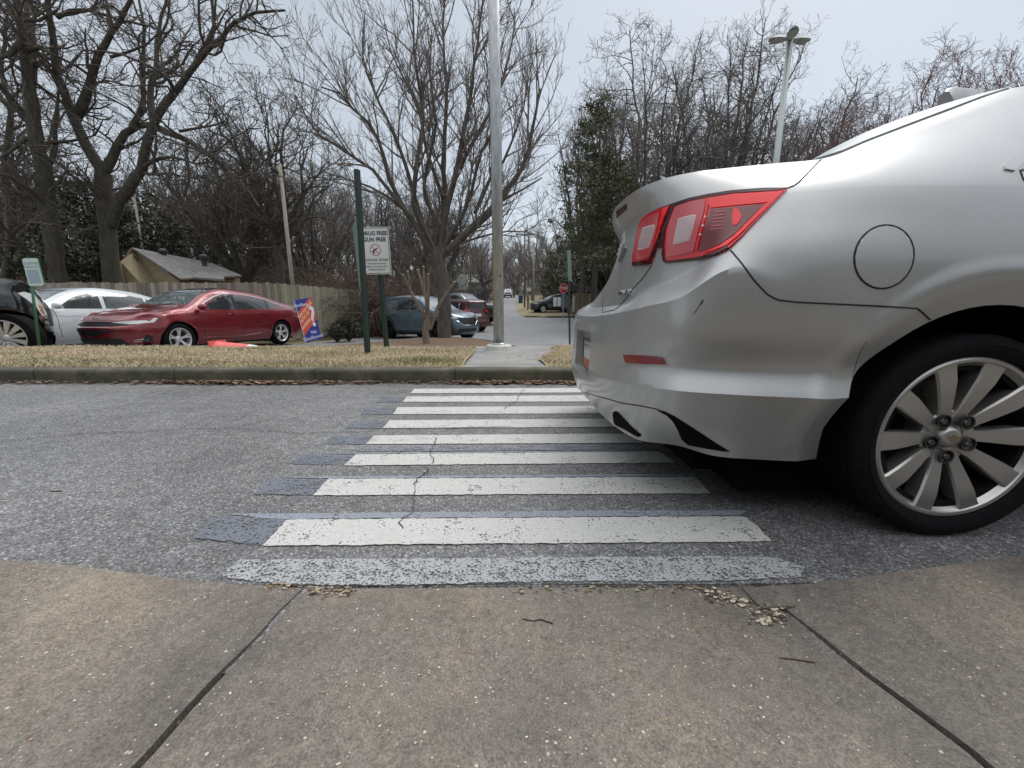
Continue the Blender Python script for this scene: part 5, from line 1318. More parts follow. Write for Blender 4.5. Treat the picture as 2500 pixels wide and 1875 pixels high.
# edge-on sign on the nearer tall post
Y1 = 4.75; p = at_y(895, 866, Y1); r1_ = thing('sign_post', (p.x, Y1, .13), 'tall green channel post with a sign seen edge-on, nearer of the pair', 'sign')
tp = at_y(869, 413, Y1); channel_post('post', tp.z - .13, r1_, (tp.x - p.x, 0))
eA = at_y(866, 531, Y1); eB = at_y(884, 706, Y1)
MB().prism([(eA.x - p.x + .012, .02, eA.z - .13), (eA.x - p.x - .225, .48, eA.z - .13), (eB.x - p.x - .215, .48, eB.z - .13), (eB.x - p.x + .01, .02, eB.z - .13)], None, (.006, 0, 0)).build('sign_plate', m_signback, r1_)
# the school zone sign
Y2 = 5.6; p = at_y(944, 851, Y2); r2_ = thing('road_sign', (p.x, Y2, .125), 'white DRUG FREE GUN FREE school zone sign on a short green post', 'sign')
tl_, tr_, br_, bl_ = at_y(880, 555, Y2), at_y(949, 557, Y2), at_y(960, 669, Y2), at_y(889, 672, Y2)
channel_post('post', tl_.z - .2, r2_, (at_y(920, 600, Y2).x - p.x, .01))
cx_ = (tl_ + tr_ + br_ + bl_) / 4; w_ = ((tr_ - tl_).length + (br_ - bl_).length) / 2; h_ = ((tl_ - bl_).length + (tr_ - br_).length) / 2
ang = math.atan2((br_ - tr_).x, -(br_ - tr_).z)
M0 = Matrix.Translation(cx_ - r2_.location + Vector((0, -.045, 0))) @ Matrix.Rotation(-ang * .35, 4, 'Y') @ Matrix.Rotation(math.pi / 2, 4, 'X')
def plate_obj(name, poly, M, m_, parent, z=0, th=.003):
    mb = MB().prism([M @ Vector((x, y, z)) for x, y in poly], None, M.to_3x3() @ Vector((0, 0, th))); return mb.build(name, m_, parent)
pl_ = plate_obj('sign_plate', rrect_poly(w_, h_, .035), M0, m_signw, r2_)
def ring_poly(name, w_, h_, r, t, M, m_, parent, z):
    a, b = rrect_poly(w_, h_, r), rrect_poly(w_ - 2 * t, h_ - 2 * t, r - t); n = len(a)
    vs = [M @ Vector((x, y, z)) for x, y in a + b] ; return MB().add(vs, [(i, (i + 1) % n, n + (i + 1) % n, n + i) for i in range(n)]).build(name, m_, parent)
ring_poly('sign_border', w_ - .02, h_ - .02, .03, .007, M0, m_ink, pl_, .0042)
def sg(txt, size, y, m_=m_ink, bold=.001, sx_=1.0, name='lettering', M=M0, par=None, x=0): return put_text(name, txt, size, m_, par or pl_, M @ Matrix.Translation((x, y, .0045)), bold, sx_)
S = h_ / .70
sg('DRUG FREE', .083 * S, .255 * S, bold=.0022, sx_=.92); sg('GUN FREE', .083 * S, .165 * S, bold=.0022, sx_=.92)
sg('SCHOOL ZONE', .050 * S, -.135 * S, m_inkg, .0012, 1.05); sg('VIOLATORS WILL FACE', .028 * S, -.19 * S, m_inkg, .0006, 1.0); sg('FEDERAL, STATE AND LOCAL', .028 * S, -.235 * S, m_inkg, .0006, .95); sg('CRIMINAL PENALTIES', .028 * S, -.28 * S, m_inkg, .0006, 1.0)
n = 36; vs = []; rr_ = .085 * S
for k in range(n):
    a = 2 * math.pi * k / n
    for r in (rr_, rr_ * .90): vs.append(M0 @ Vector((r * math.cos(a), .012 * S + r * math.sin(a), .0045)))
MB().add(vs, [(2 * k, 2 * ((k + 1) % n), 2 * ((k + 1) % n) + 1, 2 * k + 1) for k in range(n)]).build('red_ring', m_signred, pl_)
gun = [(-.062, .012), (.0, .018), (.052, .018), (.056, .004), (.012, .0), (.004, -.012), (-.012, -.012), (-.016, -.004), (-.026, -.004), (-.04, -.045), (-.066, -.045), (-.054, -.006), (-.064, .0)]
R35 = Matrix.Rotation(math.radians(28), 4, 'Z')
MB().add([M0 @ Vector((0, .012 * S, .0047)) + (M0.to_3x3() @ (R35.to_3x3() @ Vector((x * S * .9, y * S * .9, 0)))) for x, y in gun], [tuple(range(len(gun)))]).build('pistol_symbol', m_ink, pl_)
sl = [(-rr_ * .68, rr_ * .62), (-rr_ * .60, rr_ * .70), (rr_ * .68, -rr_ * .62), (rr_ * .60, -rr_ * .70)]
MB().add([M0 @ Vector((x, y + .012 * S, .0052)) for x, y in sl], [(0, 1, 2, 3)]).build('red_slash', m_signred, pl_)
# accessible-parking style sign on the left
Y3 = 5.7; p = at_y(86, 820, Y3); r3_ = thing('parking_sign', (p.x, Y3, .10), 'narrow pale sign with green edge on a green post, before the black truck', 'sign')
a = at_y(66, 632, Y3); b_ = at_y(95, 632, Y3); c_ = at_y(101, 699, Y3)
MB().tube([(0, 0, -.2), (at_y(84, 700, Y3).x - p.x, 0, a.z - .12)], .016, 8).build('post', mat('sign_post_green', (.05, .16, .09), .5, .2), r3_, True)
w3, h3 = .185, (a.z - c_.z); M3 = Matrix.Translation(at_y(85, 665, Y3) - r3_.location + Vector((0, -.02, 0))) @ Matrix.Rotation(math.radians(8), 4, 'Z') @ Matrix.Rotation(math.radians(-2), 4, 'Y') @ Matrix.Rotation(math.pi / 2, 4, 'X')
p3 = plate_obj('sign_plate', rrect_poly(w3, h3, .03), M3, mat('sign_pale_green', (.62, .74, .70), .5), r3_, 0, .004)
plate_obj('sign_back_edge', rrect_poly(w3 + .01, h3 + .01, .032), M3, mat('sign_edge_green', (.12, .40, .20), .5), p3, -.012, .009)
for y, t, s in ((.12, 'RESERVED', .045), (.07, 'PARKING', .045)): put_text('lettering', t, s, mat('sign_pale_ink', (.30, .42, .50), .5), p3, M3 @ Matrix.Translation((0, y, .005)), .0008)
plate_obj('sign_panel', rrect_poly(.15, .19, .01), M3 @ Matrix.Translation((0, -.06, 0)), mat('sign_panel_ink', (.36, .46, .56), .5), p3, .0045, .0008)
# blue and orange yard sign
Y4 = 8.0; m_bl = mat('sign_blue', (.035, .05, .30), .5); m_or = mat('sign_orange', (.72, .11, .045), .5); m_pk = mat('sign_letter_cream', (.85, .55, .42), .5); m_lb = mat('sign_letter_pale', (.55, .62, .88), .5)
q = [at_y(724, 731, Y4), at_y(764, 727, Y4 + .42), at_y(781, 826, Y4 + .42), at_y(740, 840, Y4)]
r4_ = thing('yard_sign', ((q[3] + q[2]) / 2).to_tuple(), 'leaning blue and orange school store yard sign with a white question mark', 'sign'); o4 = r4_.location
ux = ((q[1] - q[0]) + (q[2] - q[3])).normalized(); uy = ((q[0] - q[3]) + (q[1] - q[2])); uy = (uy - ux * uy.dot(ux)).normalized(); uz = ux.cross(uy)
w4 = ((q[1] - q[0]).length + (q[2] - q[3]).length) / 2; h4 = ((q[0] - q[3]).length + (q[1] - q[2]).length) / 2; c4 = sum(q, Vector()) / 4 - o4
M4 = Matrix(((ux.x, uy.x, uz.x, c4.x), (ux.y, uy.y, uz.y, c4.y), (ux.z, uy.z, uz.z, c4.z), (0, 0, 0, 1)))
W4, H4 = w4 / 2, h4 / 2
p4 = plate_obj('sign_board', [(-W4, -H4), (W4, -H4), (W4, H4), (-W4, H4)], M4, m_bl, r4_, -.006, .006)
plate_obj('orange_band', [(-W4 * .97, -H4 * .68), (W4 * .97, H4 * -.02), (W4 * .97, H4 * .97), (W4 * .72, H4 * .97), (-W4 * .97, H4 * .42)], M4, m_or, p4, .0005, .001)
plate_obj('edge_strip', [(-W4, -H4), (-W4 * .94, -H4), (-W4 * .94, H4), (-W4, H4)], M4, mat('sign_edge_pale', (.6, .6, .75), .5), p4, .0008, .001)
rt = math.atan2(.55 * H4, 1.7 * W4)
def y4(txt, size, x, y, m_, r=0, b=.002, sx_=1.0): put_text('lettering', txt, size, m_, p4, M4 @ Matrix.Translation((x * W4, y * H4, .003)) @ Matrix.Rotation(r, 4, 'Z'), b, sx_)
y4('SchoolStore', .085, -.45, .74, m_lb, 0, .003, .8)
y4('Have you signed', .105, -.12, .50, m_pk, rt, .004, .72); y4('up for our', .105, -.30, .20, m_pk, rt, .004, .75); y4('newsletter', .105, -.38, -.14, m_pk, rt, .004, .75)
y4('?', .60, .60, .08, mat('sign_letter_white', (.85, .83, .84), .5), -.05, .012, .9)
y4('Visit', .10, .22, -.60, m_lb, 0, .003, .9); y4('SchoolStore.net', .10, .05, -.84, m_lb, 0, .003, .82)
for s in (-.35, .4):
    b0 = M4 @ Vector((W4 * s, -H4, 0)); MB().tube([b0 + Vector((0, 0, .1)), b0 - Vector((0, 0, .32))], .004, 6).build('wire_leg', m_galv, r4_)
# traffic cone lying behind the verge
Yc = 6.35; a = at_y(535, 858, Yc); b_ = at_y(662, 858, Yc)
m_cone = mat('cone_pink_orange', (.80, .16, .15), .5); m_cw = mat('cone_white', (.75, .72, .68), .5)
cone = thing('traffic_cone', ((a + b_) / 2).to_tuple(), 'faded red traffic cone lying on its side behind the verge, before the red sedan', 'traffic cone'); L_ = (b_ - a).length
MB().lathe([(.17, -L_ / 2), (.165, -L_ / 2 + .02), (.12, L_ * .1)], 20, (0, 0, 0), 'x').build('lower_body', m_cone, cone, True)
MB().lathe([(.12, L_ * .1), (.095, L_ * .27)], 20, (0, 0, 0), 'x').build('white_collar', m_cw, cone, True)
MB().lathe([(.095, L_ * .27), (.05, L_ * .5), (.03, L_ * .5)], 20, (0, 0, 0), 'x').build('tip', m_cone, cone, True)
MB().box((-L_ / 2 - .012, 0, .0), (.03, .36, .36)).build('base_plate', m_cone, cone)

# right side: tall post with an edge-on sign, stop sign, boxes and poles of the far corner
Y5 = 7.9; p = at_y(1392, 832, Y5); r5_ = thing('sign_post', (p.x, Y5, .08), 'green post with a long edge-on sign just left of the silver sedan', 'sign')
tp = at_y(1388, 610, Y5); MB().tube([(0, 0, -.2), (tp.x - p.x, 0, tp.z - .08)], .022, 6).build('post', m_post, r5_)
e0, e1 = at_y(1389, 612, Y5), at_y(1392, 686, Y5)
MB().prism([(e0.x - p.x - .045, -.05, e0.z - .08), (e0.x - p.x + .03, -.03, e0.z - .08), (e1.x - p.x + .03, -.03, e1.z - .08), (e1.x - p.x - .045, -.05, e1.z - .08)], None, (0, -.006, 0)).build('sign_plate', m_signback, r5_)
Y6 = 27.0; p = at_y(1376, 704, Y6); zz = gz(p.x, Y6); r6_ = thing('stop_sign', (p.x, Y6, zz), 'red octagonal stop sign at the far corner, left of the silver sedan', 'stop sign')
oc = [(.36 * math.cos(math.radians(22.5 + 45 * k)), .36 * math.sin(math.radians(22.5 + 45 * k))) for k in range(8)]
M6 = Matrix.Translation((0, -.04, p.z - zz)) @ Matrix.Rotation(math.radians(25), 4, 'Z') @ Matrix.Rotation(math.pi / 2, 4, 'X')
p6 = plate_obj('sign_plate', oc, M6, m_signw, r6_); plate_obj('red_face', [(x * .93, y * .93) for x, y in oc], M6, mat('stop_red', (.50, .02, .03), .4), p6, .0035, .002)
put_text('lettering', 'STOP', .26, m_signw, p6, M6 @ Matrix.Translation((0, 0, .007)), .006, .9)
MB().tube([(0, 0, -.3), (0, 0, p.z - zz + .1)], .035, 6).build('post', m_galv, r6_)
m_upole = noisy('utility_pole_wood', (.10, .08, .06), (.20, .17, .14), 6, .9, (4, 4, .4), .3, .01)
def upole(px, top, Y, label, r=.12, group=None, xarm=True, bot=None, lean=0, m_=None, name='utility_pole'):
    x = at_y(px, 700, Y).x; z = gz(x, Y); t = at_y(px + lean, top, Y); g = thing(name, (x, Y, z), label, 'pole', group)
    MB().tube([(0, 0, -.3), (t.x - x, 0, t.z - z)], [r, r * .75], 8).build('shaft', m_ or m_upole, g, True)
    if xarm: MB().box((t.x - x, 0, t.z - z - .5), (2.0, .1, .1)).build('crossarm', m_upole, g)
m_pale = noisy('pale_pole_wood', (.26, .23, .19), (.42, .38, .32), 6, .9, (4, 4, .4), .3, .01)
upole(715, 400, 14.2, 'pale leaning wooden pole behind the fence, left of the blue and orange sign top', .075, None, False, lean=-32, m_=m_pale, name='wooden_pole')
upole(362, 485, 19.5, 'pale leaning pole rising behind the tan house roof', .06, None, False, lean=-34, m_=m_pale, name='wooden_pole')
gp = 'utility poles along the far street'; lp = 'thin utility pole among those lining the left side of the far street'
for px, top, Y in ((1148, 600, 62), (1160, 612, 78), (1168, 620, 92), (1177, 632, 108), (1184, 640, 126)): upole(px, top, Y, lp, .14, gp)
upole(1281, 560, 44, 'thin dark utility pole at the right kerb of the far street, beside the mailboxes', .10)
upole(1303, 600, 40, 'pale thin pole right of the mailboxes on the far verge', .10, None, False, m_=m_pale)
def boxy(name, cat, px, py, Y, w_, h, label, m_, legs=True, lid=None):
    p = at_y(px, py, Y); z = gz(p.x, Y); g = thing(name, (p.x, Y, z), label, cat); zc = max(h / 2, p.z - z)
    b = .03; MB().prism([(-w_ / 2, -.2, zc - h / 2), (w_ / 2, -.2, zc - h / 2), (w_ / 2 * 1.06, -.2, zc + h / 2 - b), (w_ / 2 * .8, -.2, zc + h / 2), (-w_ / 2 * .8, -.2, zc + h / 2), (-w_ / 2 * 1.06, -.2, zc + h / 2 - b)], None, (0, .45, 0)).build('box', m_, g)
    if legs and zc - h / 2 > .1: MB().box((0, 0, (zc - h / 2) / 2 - .1), (.1, .1, zc - h / 2 + .2)).build('post', m_upole, g)
    if lid: MB().box((0, 0, zc + h / 2 + .05), (w_ * 1.15, .5, .1)).build('lid', lid, g)
boxy('recycling_bin', 'bin', 1271, 731, 38, .40, .72, 'dark blue bin with a pale lid on the far verge', mat('bin_blue', (.03, .07, .12), .5), False, mat('bin_lid', (.35, .45, .5), .5))
boxy('mailbox', 'mailbox', 1291, 707, 42, .42, .40, 'white mailbox on a post beside the far street', m_signw)
boxy('mailbox', 'mailbox', 1288, 722, 39, .30, .34, 'small tan mailbox on a post below the white one', m_tan)
boxy('electrical_box', 'box', 1380, 735, 27.5, .5, .9, 'grey metal box on the ground below the stop sign', mat('box_grey', (.10, .11, .12), .5), False)
boxy('marker_post', 'post', 1355, 737, 31, .22, .7, 'short white post on the far corner verge, left of its twin', m_signw, False)
boxy('marker_post', 'post', 1365, 737, 31, .22, .7, 'short white post on the far corner verge, nearer the stop sign', m_signw, False)
boxy('marker_post', 'post', 1401, 742, 29, .12, 1.2, 'thin pale post before the tan fence on the right', m_pale, False)
boxy('white_sign', 'sign', 1131, 690, 34, .75, 1.2, 'blank pale panel on a post behind the red crossover', mat('pale_panel', (.42, .45, .42), .5))
# far verge on the right corner
m_fv = noisy('far_verge_grass', (.17, .145, .08), (.28, .24, .14), 1.5, .95, bs=.3, bd=.03, c2=(.16, .16, .06))
P = [at_y(1262, 745, 32.5), at_y(1300, 766, 31.3), at_y(1400, 768, 31.0), at_y(1700, 772, 29.5), at_y(1700, 720, 60), at_y(1225, 722, 66), at_y(1243, 733, 48)]
v = []; f = []
ysv = [30.6, 31.2, 33, 36, 40, 46, 52, 60, 70]
for y in ysv:
    xl = float(np.interp(y, [30.6, 31.2, 33, 48, 70], [2.2, 1.2, .7, .4, .6])); 
    for i in range(9): x = xl + (22 - xl) * (i / 8) ** 1.6; v.append((x, y, gz(x, y) + (.10 if i else .02)))
for j in range(len(ysv) - 1):
    for i in range(8): a = j * 9 + i; f.append((a, a + 1, a + 10, a + 9))
tag(link_mesh('far_verge', v, f, m_fv, None, True), kind='structure')
kerb_run('kerb', [(1.0, 31.0), (3.2, 30.75), (20, 30.3)], .12, .15, .35, m_kerb, 3.0)

# leaves, pebbles and flecks
def flecks(name, label, pts, size, mats_, seed, th=.15, cat='leaves', flat=.35):
    rng = random.Random(seed); v = []; f = []; mi = []
    for (x, y, z) in pts:
        s = size * rng.uniform(.4, 1.5); a = rng.uniform(0, 6.28); n = rng.choice((4, 5, 5, 6)); b = len(v); tz = rng.uniform(-flat, flat); asp = rng.uniform(.45, .9)
        for k in range(n):
            t = a + 2 * math.pi * k / n; r = s * rng.uniform(.7, 1.1); dx, dy = math.cos(t) * r, math.sin(t) * r * asp; v.append((x + dx, y + dy, z + dx * tz + s * th))
        v.append((x, y, z + s * th * 1.8)); c = rng.randrange(len(mats_))
        for k in range(n): f.append((b + k, b + (k + 1) % n, b + n)); mi.append(c)
    return tag(link_mesh(name, v, f, None, mats=mats_, midx=mi), label, cat, kind='stuff')
lm = [mat('leaf_brown', (.14, .085, .05), .8), mat('leaf_tan', (.28, .19, .12), .8), mat('leaf_dark', (.07, .045, .03), .8), mat('leaf_red', (.17, .08, .05), .8)]
rg = random.Random(9); pts = []
for _ in range(2400):
    x = rg.choice((rg.uniform(-.55, 3.5), rg.uniform(-.55, 3.5), rg.gauss(-2.55, .45), rg.uniform(-6, 3))); pts.append((x, 3.60 - abs(rg.gauss(0, .05)), rg.uniform(.004, .03)))
for _ in range(500): x = rg.uniform(-6.5, 0); pts.append((x, rg.uniform(6.1, 6.9), gz(x, 6.5) + .03))
for _ in range(700): x = rg.uniform(-4.8, .2); y = rg.uniform(6.5, 11); pts.append((x, y, gz(x, y) + .17))
for _ in range(300): pts.append((rg.uniform(-8, 3), rg.uniform(3.8, 6), .18))
flecks('fallen_leaves', 'brown fallen leaves gathered along the far kerb and bed', pts, .022, lm, 4)
fm = [mat('fleck_white', (.66, .62, .54), .7), mat('fleck_cream', (.52, .45, .34), .7), mat('fleck_rust', (.42, .24, .12), .7), mat('fleck_grey', (.44, .42, .39), .7)]
pts = []
for _ in range(1050):
    x = rg.uniform(-1.4, 1.5); y = rg.uniform(.36, .85)
    if y < edge_y(x) - .01 and abs(x - jl(y)) > .012 and abs(x - jr(y)) > .012: pts.append((x, y, slab_z(x, y) + .0006))
flecks('pebble_flecks', 'tiny pale chips scattered over the foreground concrete', pts, .0020, fm, 5, .12, 'chips', .05)
pts = [(rg.uniform(-2.2, 2.2), rg.uniform(.86, 2.2), .0015) for _ in range(1600)]
flecks('road_grit', 'light grit scattered on the near road surface', pts, .0022, [mat('grit_light', (.30, .30, .29), .7), mat('grit_dark', (.05, .05, .05), .7)], 6, .2, 'grit', .1)
dm = [mat('debris_tan', (.22, .15, .09), .85), mat('debris_dark', (.07, .045, .03), .85), mat('debris_pale', (.34, .28, .20), .85)]
pts = []
for c0, c1, n_, sp in (((650, 1432), (720, 1434), 60, .006), ((745, 1440), (860, 1446), 150, .008), ((1500, 1440), (1720, 1436), 60, .006), ((1250, 1440), (1500, 1441), 30, .005)):
    for _ in range(n_): q_ = at_z(c0[0] + (c1[0] - c0[0]) * rg.random(), c0[1] + (c1[1] - c0[1]) * rg.random(), .004); pts.append((q_.x + rg.gauss(0, sp), q_.y + rg.gauss(0, sp), rg.uniform(.001, .008)))
flecks('kerb_debris', 'leaf and bark debris caught where road and slab meet', pts, .0048, dm, 8, .3, 'debris', .3)
# broken corner of the slab: crumbled bits and a loose wedge
m_rub = concrete('broken_concrete', (.24, .20, .15), (.36, .31, .23), False)
pts = []
for _ in range(230):
    u_ = rg.random(); q_ = at_z(1710 + u_ * 120, 1440 + u_ * 35 + rg.gauss(0, 7), .008) if rg.random() < .5 else at_z(1880 + rg.gauss(0, 28), 1462 + rg.uniform(0, 60), .012); pts.append((q_.x, q_.y, slab_z(q_.x, q_.y) + rg.uniform(-.001, .003)))
flecks('crumbled_concrete', 'crumbled concrete bits at the broken right joint of the slab', pts, .0055, [m_rub, fm[1], dm[1]], 10, .4, 'rubble', .3)
wq = [at_z(x, y, .012) for x, y in ((1812, 1432), (1830, 1430), (1925, 1445), (1945, 1448), (1940, 1480), (1862, 1484), (1845, 1470))]
tag(MB().prism([(a.x, a.y, slab_z(a.x, a.y) - .004) for a in wq], None, (0, 0, .010)).build('concrete_fragment', m_conc), 'loose wedge of broken concrete at the top of the right joint', 'rubble')
def stick(px, r, label, m_=None):
    P_ = [at_z(x, y, .01) for x, y in px]; P_ = [Vector((p.x, p.y, (slab_z(p.x, p.y) if p.y < edge_y(p.x) else 0) + r)) for p in P_]
    tag(MB().tube(P_, r, 6).build('twig', m_ or dm[1], None, True), label, 'twig')
stick([(1902, 1604), (1945, 1609), (1990, 1617)], .0011, 'thin dark twig on the slab left of the right joint')
stick([(2078, 1384), (2100, 1388), (2128, 1399)], .0012, 'pale curved twig on the road edge below the silver sedan wheel', dm[2])
stick([(1275, 1507), (1300, 1512), (1320, 1508), (1350, 1518)], .0014, 'short dark twig lying in the middle of the foreground slab')
stick([(1820, 1268), (1845, 1277), (1838, 1285), (1870, 1288)], .0016, 'dark curled twig at the right end of the nearest white stripe', mat('twig_black', (.015, .012, .01), .8))
stick([(120, 1194), (150, 1194)], .002, 'small dark twig on the road at left')

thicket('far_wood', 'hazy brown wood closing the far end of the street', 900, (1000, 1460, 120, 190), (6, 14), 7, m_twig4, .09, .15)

# ================================================================ other vehicles
def paint(name, col, metal=.3, rough=.3):
    m = mat(name, col, rough, metal, coat=1.0); c = coords(m); n = noise(m, c, 2.5, 4)
    L(m, mix(m, 1.0, col, ramp(m, n, [(.3, g3(.88)), (.7, g3(1.1))]), 'MULTIPLY'), bsdf(m).inputs['Base Color']); return m
m_cgl = mat('tinted_glass', (.035, .042, .045), .06, coat=1.0, spec=.8)
m_wsh = mat('windshield_glass', (.12, .15, .15), .05, coat=1.0, spec=1.0)
m_trimb = mat('black_trim', (.015, .015, .016), .45)
m_lampw = mat('headlight_white', (.62, .62, .60), .15, coat=1.0)
m_lampr = mat('lamp_red', (.35, .012, .015), .15, coat=1.0)
m_amber = mat('lamp_amber', (.55, .22, .10), .2, coat=1.0)
m_alw = mat('bright_alloy', (.72, .71, .70), .3, .5)
m_albk = mat('black_alloy', (.02, .02, .022), .3, .6)

def interp(tab, x): return float(np.interp(x, [p[0] for p in tab], [p[1] for p in tab]))
def wheel_meshes(R, rr, wd, style, m_al, m_dk):
    """tyre, rim, spokes, hub; axis along y, outer face at +y"""
    h = wd / 2
    ty = MB().lathe([(rr, h * .8), (rr + .01, h * .95), (rr + (R - rr) * .5, h), (R - .012, h * .88), (R, h * .7), (R, -h * .7), (R - .012, -h * .88), (rr, -h * .8)], 36, (0, 0, 0), 'y', closed=True)
    rm = MB().lathe([(rr - .012, h * .62), (rr, h * .82), (rr + .004, h * .86), (rr - .006, h * .88), (rr - .02, h * .78), (rr - .03, -h * .7), (rr - .025, -h * .7)], 36, (0, 0, 0), 'y', closed=True)
    sp = MB()
    def bar(a, da, w0, w1, y0, y1, r0=.05, r1=None):
        r1 = r1 or rr - .012; c, s = math.cos(a), math.sin(a); c1, s1 = math.cos(a + da), math.sin(a + da); vs = []
        for r, (cc, ss), w_, y in ((r0, (c, s), w0, y0), ((r0 + r1) / 2, ((c + c1) / 2, (s + s1) / 2), (w0 + w1) / 2, (y0 + y1) / 2 + .004), (r1, (c1, s1), w1, y1)):
            for dx, dy in ((-w_ / 2, -.03), (-w_ / 2, 0), (w_ / 2, 0), (w_ / 2, -.03)): vs.append((r * cc - dx * ss, y + dy, r * ss + dx * cc))
        sp.add(vs, [(i * 4 + j, i * 4 + (j + 1) % 4, (i + 1) * 4 + (j + 1) % 4, (i + 1) * 4 + j) for i in range(2) for j in range(4)] + [(0, 1, 2, 3), (8, 9, 10, 11)])
    n = {'five': 5, 'ten': 10, 'twelve': 12, 'six': 6}[style]
    for k in range(n):
        a = 2 * math.pi * k / n + .3
        if style == 'five': bar(a, .16, .032, .034, h * .55, h * .78); bar(a, -.16, .032, .034, h * .55, h * .78)
        elif style == 'twelve': bar(a, 0, .03, .085, h * .5, h * .75)
        else: bar(a, 0, .04, .055, h * .5, h * .75)
    hb = MB().lathe([(0, h * .6), (.03, h * .6), (.06, h * .52), (.075, h * .4), (.075, 0)], 20, (0, 0, 0), 'y')
    wl = MB().lathe([(0, 0), (rr - .03, 0), (rr - .03, -.02), (0, -.02)], 24, (0, 0, 0), 'y')
    return [ty.build('tyre', m_rubber, None, True, angle=40), rm.build('rim', m_al, None, True, angle=40), sp.build('spokes', m_al, None, True, angle=30), hb.build('hub', m_al, None, True), wl.build('brake_disc', m_dk, None, True, angle=30)]

def car_body(p):
    W = p['W'] / 2; xr, xf = p['xr'], p['xf']; cols = []
    side_x = p['cols']
    def sect(x, y, nx, ny, top, rail, spx, spz):
        sill = p['sill']; belt = interp(p['belt'], x)
        g = lambda d, z: (x + nx * d, max(0, y + ny * d), z)
        b = p.get('bulge', .03)
        cols.append([(spx, 0, sill), g(.10, sill), g(.03, sill + .12), g(.005, .42), g(0, .62), g(b, belt - .10), g(.07, belt), rail, ((rail[0] + spx) / 2, rail[1] * .55, (rail[2] + spz) / 2 + .012), (spx, 0, spz)])
    r = p.get('corner', .55)
    for end, xe, sg in (('r', xr, 1), ('f', xf, -1)):
        pts = []
        bow = p['bow_' + end]; cw = p.get('taper_' + end, .90) * W
        for k, fr in enumerate((0, .38, .68, .86, .965)):
            y = cw * fr; x = xe + sg * (bow * fr ** 2.2 + (.0 if fr < .9 else .10)); a = fr ** 3 * 1.1
            pts.append((x, y, sg * math.cos(a), -math.sin(a)))
        pts.append((xe + sg * r, (cw + W) / 2 + .012, sg * .25, -.97))
        rx = p['top_' + end]
        lst = []
        for k, (x, y, nx, ny) in enumerate(pts):
            k_ = k / 5; x5 = xe + sg * r; tx = rx + (x5 - rx) * k_ ** 2; z = interp(p['top'], tx)
            ry = min(y * .93, interp(p['rail'], tx) ); sx_ = rx + sg * .08 + (x5 - rx - sg * .08) * k_; sz = interp(p['top'], sx_) + p.get('crown', .025)
            lst.append((x, y, nx, ny, None, (tx, ry, z), sx_, sz))
        if end == 'r':
            for a_ in lst: sect(*a_)
            for x in side_x:
                yt = W * (1 if xr + 1.0 < x < xf - 1.1 else .985); sect(x, yt, 0, -1, None, (x, interp(p['rail'], x), interp(p['top'], x)), x, interp(p['top'], x) + p.get('crown', .025) * (1.8 if interp(p['rail'], x) > .6 else 1))
        else:
            for a_ in reversed(lst): sect(*a_)
    n = len(cols)
    B = netsurf(cols, [5] * (n - 1), [1, 3, 5, 4, 5, 3, 7, 4, 4], {1: 1, 6: p.get('shoulder', .5), 7: p.get('railsharp', .3)})
    # near-side half on +y
    for wx in (-p['wb'] / 2, p['wb'] / 2):
        dx = B[..., 0] - wx; dz = B[..., 2] - p['R']; rr = np.sqrt(dx * dx + dz * dz); k = (B[..., 1] > W * .8) & (rr < p['arch'] + .06)
        B[..., 1] = np.where(k, B[..., 1] + .012 - (np.maximum(0, p['arch'] + .045 - rr)) * .25, B[..., 1])
    me = half_mesh(B, 0)
    for jit in (0, .0137, .031, .047):
        cut = []
        for wx in (-p['wb'] / 2, p['wb'] / 2):
            for s in (-1, 1):
                ring = [(wx + (p['arch'] + jit * .1) * math.cos(math.radians(a)), p['R'] + p['arch'] * math.sin(math.radians(a))) for a in range(0, 181, 9)] + [(wx - p['arch'] * 1.02, -jit), (wx + p['arch'] * 1.02, -jit)]
                mb = MB().prism([(x, s * (W - .26 - jit), z) for x, z in ring], None, (0, s * (.5 + jit), 0)); cut.append(((mb.v, mb.f), p.get('arch_mat', m_void)))
        r = cut_mesh(me.copy(), cut, p['paint'])
        if len(r.polygons) > 100: return r
    print('fallback'); return cut_mesh(me, cut, p['paint'], True)

